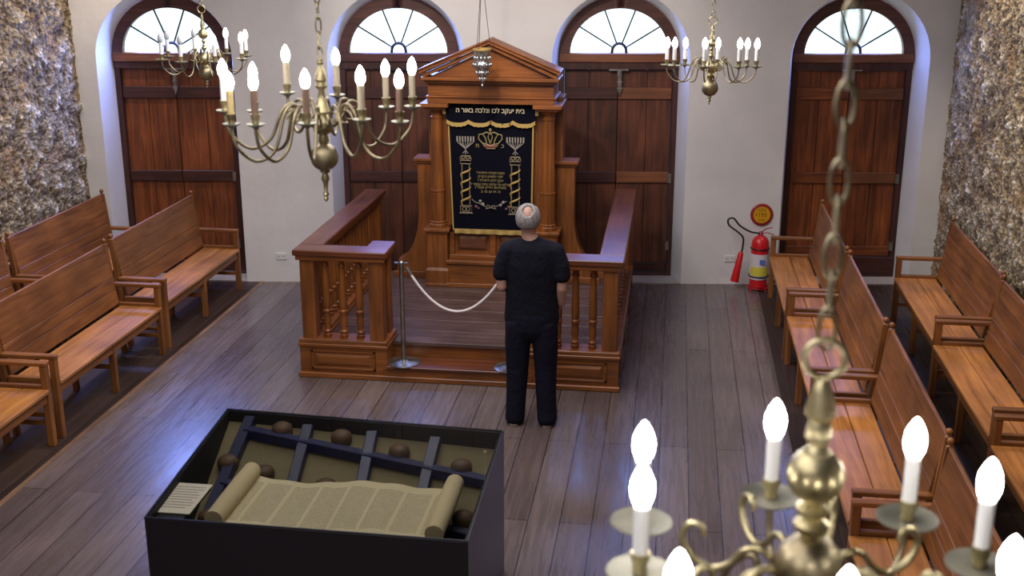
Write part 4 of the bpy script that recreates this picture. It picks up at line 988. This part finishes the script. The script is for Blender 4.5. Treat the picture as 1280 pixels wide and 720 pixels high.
# arms: left bent forward, right hanging with hand in front of the thigh
LA = [(-.19, -.01, 1.375, .05), (-.225, -.02, 1.24, .045), (-.222, -.03, 1.10, .041), (-.205, .04, 1.075, .040), (-.15, .16, 1.05, .034), (-.10, .245, 1.035, .026)]
RA = [(.19, -.01, 1.375, .05), (.228, -.02, 1.24, .045), (.226, -.025, 1.10, .040), (.215, .03, .98, .037), (.175, .12, .90, .030), (.145, .165, .865, .024)]
cap_chain(m, LA); cap_chain(m, RA)
def hand(m, w, d, side, nrm):
    w = Vector(w); d = Vector(d).normalized(); nrm = Vector(nrm).normalized(); s = d.cross(nrm).normalized()*side
    for k in range(4):
        o = s*(-.027+.018*k); L_ = (.072, .082, .077, .06)[k]
        a = w+d*.02+o*.6; b = w+d*.088+o
        cap_chain(m, [tuple(a)+(.0135,), tuple(b)+(.0115,)], 8)
        c = b+d*L_*.42-nrm*L_*.12; e = c+d*L_*.25-nrm*L_*.28; g = e-nrm*L_*.26+d*.004
        cap_chain(m, [tuple(b)+(.0092,), tuple(c)+(.0088,), tuple(e)+(.0082,), tuple(g)+(.0074,)], 8)
    t0 = w+d*.02-s*.018; t1 = t0+d*.03-s*.028-nrm*.008; t2 = t1+d*.03-s*.008-nrm*.014
    cap_chain(m, [tuple(t0)+(.014,), tuple(t1)+(.012,), tuple(t2)+(.0095,)], 8)
hand(m, (-.10, .245, 1.035), (.75, .6, -.1), 1, (-.3, .6, .6)); hand(m, (.145, .165, .865), (-.35, .35, -.85), -1, (.5, .6, .0))
body = remesh(m, 'body', SKIN, .0055, 3)
for s_ in (-1, 1):
    m = MB(); m.ell((hx+s_*.031, .0775, 1.628), (.0115, .0105, .0065), 14, 10); e_ = m.build('eye', plain('eye_white', srgb(225, 218, 210), .3), man, 60)
    m = MB(); m.ell((hx+s_*.031, .086, 1.627), (.0048, .003, .005), 12, 8); m.build('iris', plain('iris_brown', srgb(50, 34, 24), .2), e_, 60)
    m = MB(); m.tube([(hx+s_*.015, .099, 1.650), (hx+s_*.033, .097, 1.656), (hx+s_*.05, .086, 1.650)], [.003, .0045, .003], 6); m.build('eyebrow', plain('eyebrow_grey', srgb(120, 114, 110), .8), man, 60)
m = MB(); m.tube([(hx-.024, .1005, 1.553), (hx, .107, 1.5545), (hx+.024, .1005, 1.553)], [.003, .0055, .003], 6); m.build('lips', plain('lip', srgb(150, 96, 88), .5), man, 60)
# hair: a close cap around the back and sides leaving the crown bare
def hair_mat():
    m, nt, b = newmat('grey_hair'); L = nt.links.new; tc = N(nt, 'ShaderNodeTexCoord'); mp = N(nt, 'ShaderNodeMapping'); mp.inputs['Scale'].default_value = (90, 90, 14); L(tc.outputs['Object'], mp.inputs[0])
    n = N(nt, 'ShaderNodeTexNoise'); n.inputs['Scale'].default_value = 1.5; n.inputs['Detail'].default_value = 4; L(mp.outputs[0], n.inputs[0])
    r = ramp(nt, [(.3, srgb(92, 88, 86)), (.7, srgb(164, 158, 154))]); L(n.outputs[0], r.inputs[0]); L(r.outputs[0], b.inputs['Base Color']); b.inputs['Roughness'].default_value = .8
    bp = N(nt, 'ShaderNodeBump'); bp.inputs['Strength'].default_value = .6; bp.inputs['Distance'].default_value = .004; L(n.outputs[0], bp.inputs['Height']); L(bp.outputs[0], b.inputs['Normal']); return m
m = MB()
import itertools
bald = Vector((.05, -.72, .70)).normalized()
hc = Vector((hx, .0, 1.622))
for i in range(26):
    th = PI*i/25
    for k in range(40):
        a = 2*PI*k/40; d = Vector((math.sin(th)*math.cos(a), math.sin(th)*math.sin(a), math.cos(th)))
        fwd = d.y
        zlow = -.62 if fwd < .1 else (-.1 if abs(d.x) > .5 and fwd < .45 else 2)
        if d.z < zlow: continue
        if d.angle(bald) < R(31) or (d.z > .45 and d.y > -.05 and abs(d.x) < .62): continue
        if fwd > .5: continue
        p = hc + Vector((d.x*.081, d.y*.100-.004, d.z*.099)); m.ell(p, (.0125, .0125, .0125), 7, 5)
remesh(m, 'hair', hair_mat(), .005, 4)
# shirt
def cloth_mat(name, c, sc=22):
    m, nt, b = newmat(name); L = nt.links.new; b.inputs['Base Color'].default_value = c; b.inputs['Roughness'].default_value = .9; b.inputs['Specular IOR Level'].default_value = .2
    tc = N(nt, 'ShaderNodeTexCoord'); n = N(nt, 'ShaderNodeTexNoise'); n.inputs['Scale'].default_value = 9; n.inputs['Detail'].default_value = 3; n.inputs['Distortion'].default_value = 1.2; L(tc.outputs['Object'], n.inputs[0])
    bp = N(nt, 'ShaderNodeBump'); bp.inputs['Strength'].default_value = .5; bp.inputs['Distance'].default_value = .03; L(n.outputs[0], bp.inputs['Height']); L(bp.outputs[0], b.inputs['Normal']); return m
SHIRT = cloth_mat('black_shirt', srgb(17, 17, 27)); TROU = cloth_mat('dark_trousers', srgb(19, 19, 32))
m = MB()
cap_chain(m, [(0, -.01, 1.425, .075, .07), (0, -.01, 1.395, .15, .09), (0, -.012, 1.36, .185, .11), (0, -.01, 1.25, .194, .122), (0, .0, 1.1, .198, .125), (0, .005, .95, .205, .13), (0, .005, .86, .212, .134)], 24)
m.ell((0, .04, 1.03), (.165, .13, .14), 20, 12)
for s in (-1, 1): cap_chain(m, [(s*.10, -.01, 1.40, .065), (s*.175, -.012, 1.375, .068), (s*.215, -.02, 1.28, .065), (s*.225, -.022, 1.20, .066)], 16)
sh = remesh(m, 'shirt', SHIRT, .009, 5)
for v in sh.data.vertices:      # cut straight at the hem
    if v.co.z < .835: v.co.z = .835
# trousers
m = MB()
cap_chain(m, [(0, .0, .93, .175, .115), (0, -.005, .86, .196, .128), (0, -.005, .80, .194, .125)], 24)
for s in (-1, 1):
    cap_chain(m, [(s*.098, -.005, .80, .104, .112), (s*.104, .0, .66, .100, .104), (s*.108, .005, .46, .088, .088), (s*.113, -.005, .28, .080, .084), (s*.121, -.01, .10, .077, .088), (s*.123, -.01, .06, .078, .092)], 18)
remesh(m, 'trousers', TROU, .009, 4)
SHOE = plain('dark_shoe', srgb(38, 34, 38), .5); SOLE = plain('shoe_sole', srgb(120, 104, 92), .6)
for s in (-1, 1):
    m = MB(); cap_chain(m, [(s*.126, -.055, .058, .040, .038), (s*.13, .03, .055, .043, .05), (s*.142, .12, .048, .046, .05), (s*.15, .165, .042, .04, .04)], 16)
    sh_ = remesh(m, 'shoe', SHOE, .006, 3)
    m = MB()
    poly = [(.038*math.cos(a)*(1 if math.sin(a) < 0 else 1.2), (-.05+.05*math.sin(a)) if math.sin(a) < 0 else (.13+.075*math.sin(a))) for a in [2*PI*k/24 for k in range(24)]]
    m.prism([(s*(.128+.02*(v+.05)/.25)+u, v) for u, v in poly], lambda u, v, t: (u, v, t), 0, .022); m.build('sole', SOLE, sh_, 40)

# ------------------------------------------------------------------ light
w = bpy.data.worlds.new('world'); S.world = w; w.use_nodes = True; w.node_tree.nodes['Background'].inputs[0].default_value = (.6, .75, 1, 1); w.node_tree.nodes['Background'].inputs[1].default_value = .3
def area(name, loc, size, power, col, aim=None, sy=None, spread=None):
    l = bpy.data.lights.new(name, 'AREA'); l.energy = power; l.color = col; l.size = size
    if sy: l.shape = 'RECTANGLE'; l.size_y = sy
    if spread: l.spread = R(spread)
    o = bpy.data.objects.new(name, l); COL.objects.link(o); o.location = loc
    d = (Vector(aim)-Vector(loc)) if aim else Vector((0, 0, -1)); o.rotation_euler = d.to_track_quat('-Z', 'Y').to_euler(); return o
def spot(name, loc, aim, power, col, ang=70, blend=.7, r=.06):
    l = bpy.data.lights.new(name, 'SPOT'); l.energy = power; l.color = col; l.spot_size = R(ang); l.spot_blend = blend; l.shadow_soft_size = r
    o = bpy.data.objects.new(name, l); COL.objects.link(o); o.location = loc; o.rotation_euler = (Vector(aim)-Vector(loc)).to_track_quat('-Z', 'Y').to_euler(); return o
WARM = (1, .86, .74); NEU = (1, .96, 1.0)
area('ceiling_light', (-1.7, 7.5, 4.5), 3.0, 215, NEU, sy=5)
area('ceiling_light', (-1.7, 1.5, 4.5), 3.0, 95, NEU, sy=4)
spot('track_spot', (-1.7, 8.2, 4.4), (-1.7, 12.0, 2.9), 190, WARM, 60)
for y in (6.5, 9.0, 10.8):
    spot('track_spot', (-5.35, y, 4.45), (-5.9, y, 1.2), 150, WARM, 80)
    spot('track_spot', (2.1, y, 4.45), (2.65, y, 1.2), 150, WARM, 80)
# daylight from each fanlight into its recess
for i, c in enumerate(DC):
    p = W(c, DEP-.06, 2.6)
    area('fanlight_daylight', tuple(p), .8, (42, 20, 12, 14)[i], (.20, .31, 1.0), aim=tuple(W(c, -2.0, 1.3)), sy=.35, spread=165)

S.view_settings.view_transform = 'Standard'; S.view_settings.look = 'None'; S.view_settings.gamma = 1; S.view_settings.use_curve_mapping = False
S.view_settings.exposure = .26
S.cycles.max_bounces = 8; S.cycles.use_denoising = True
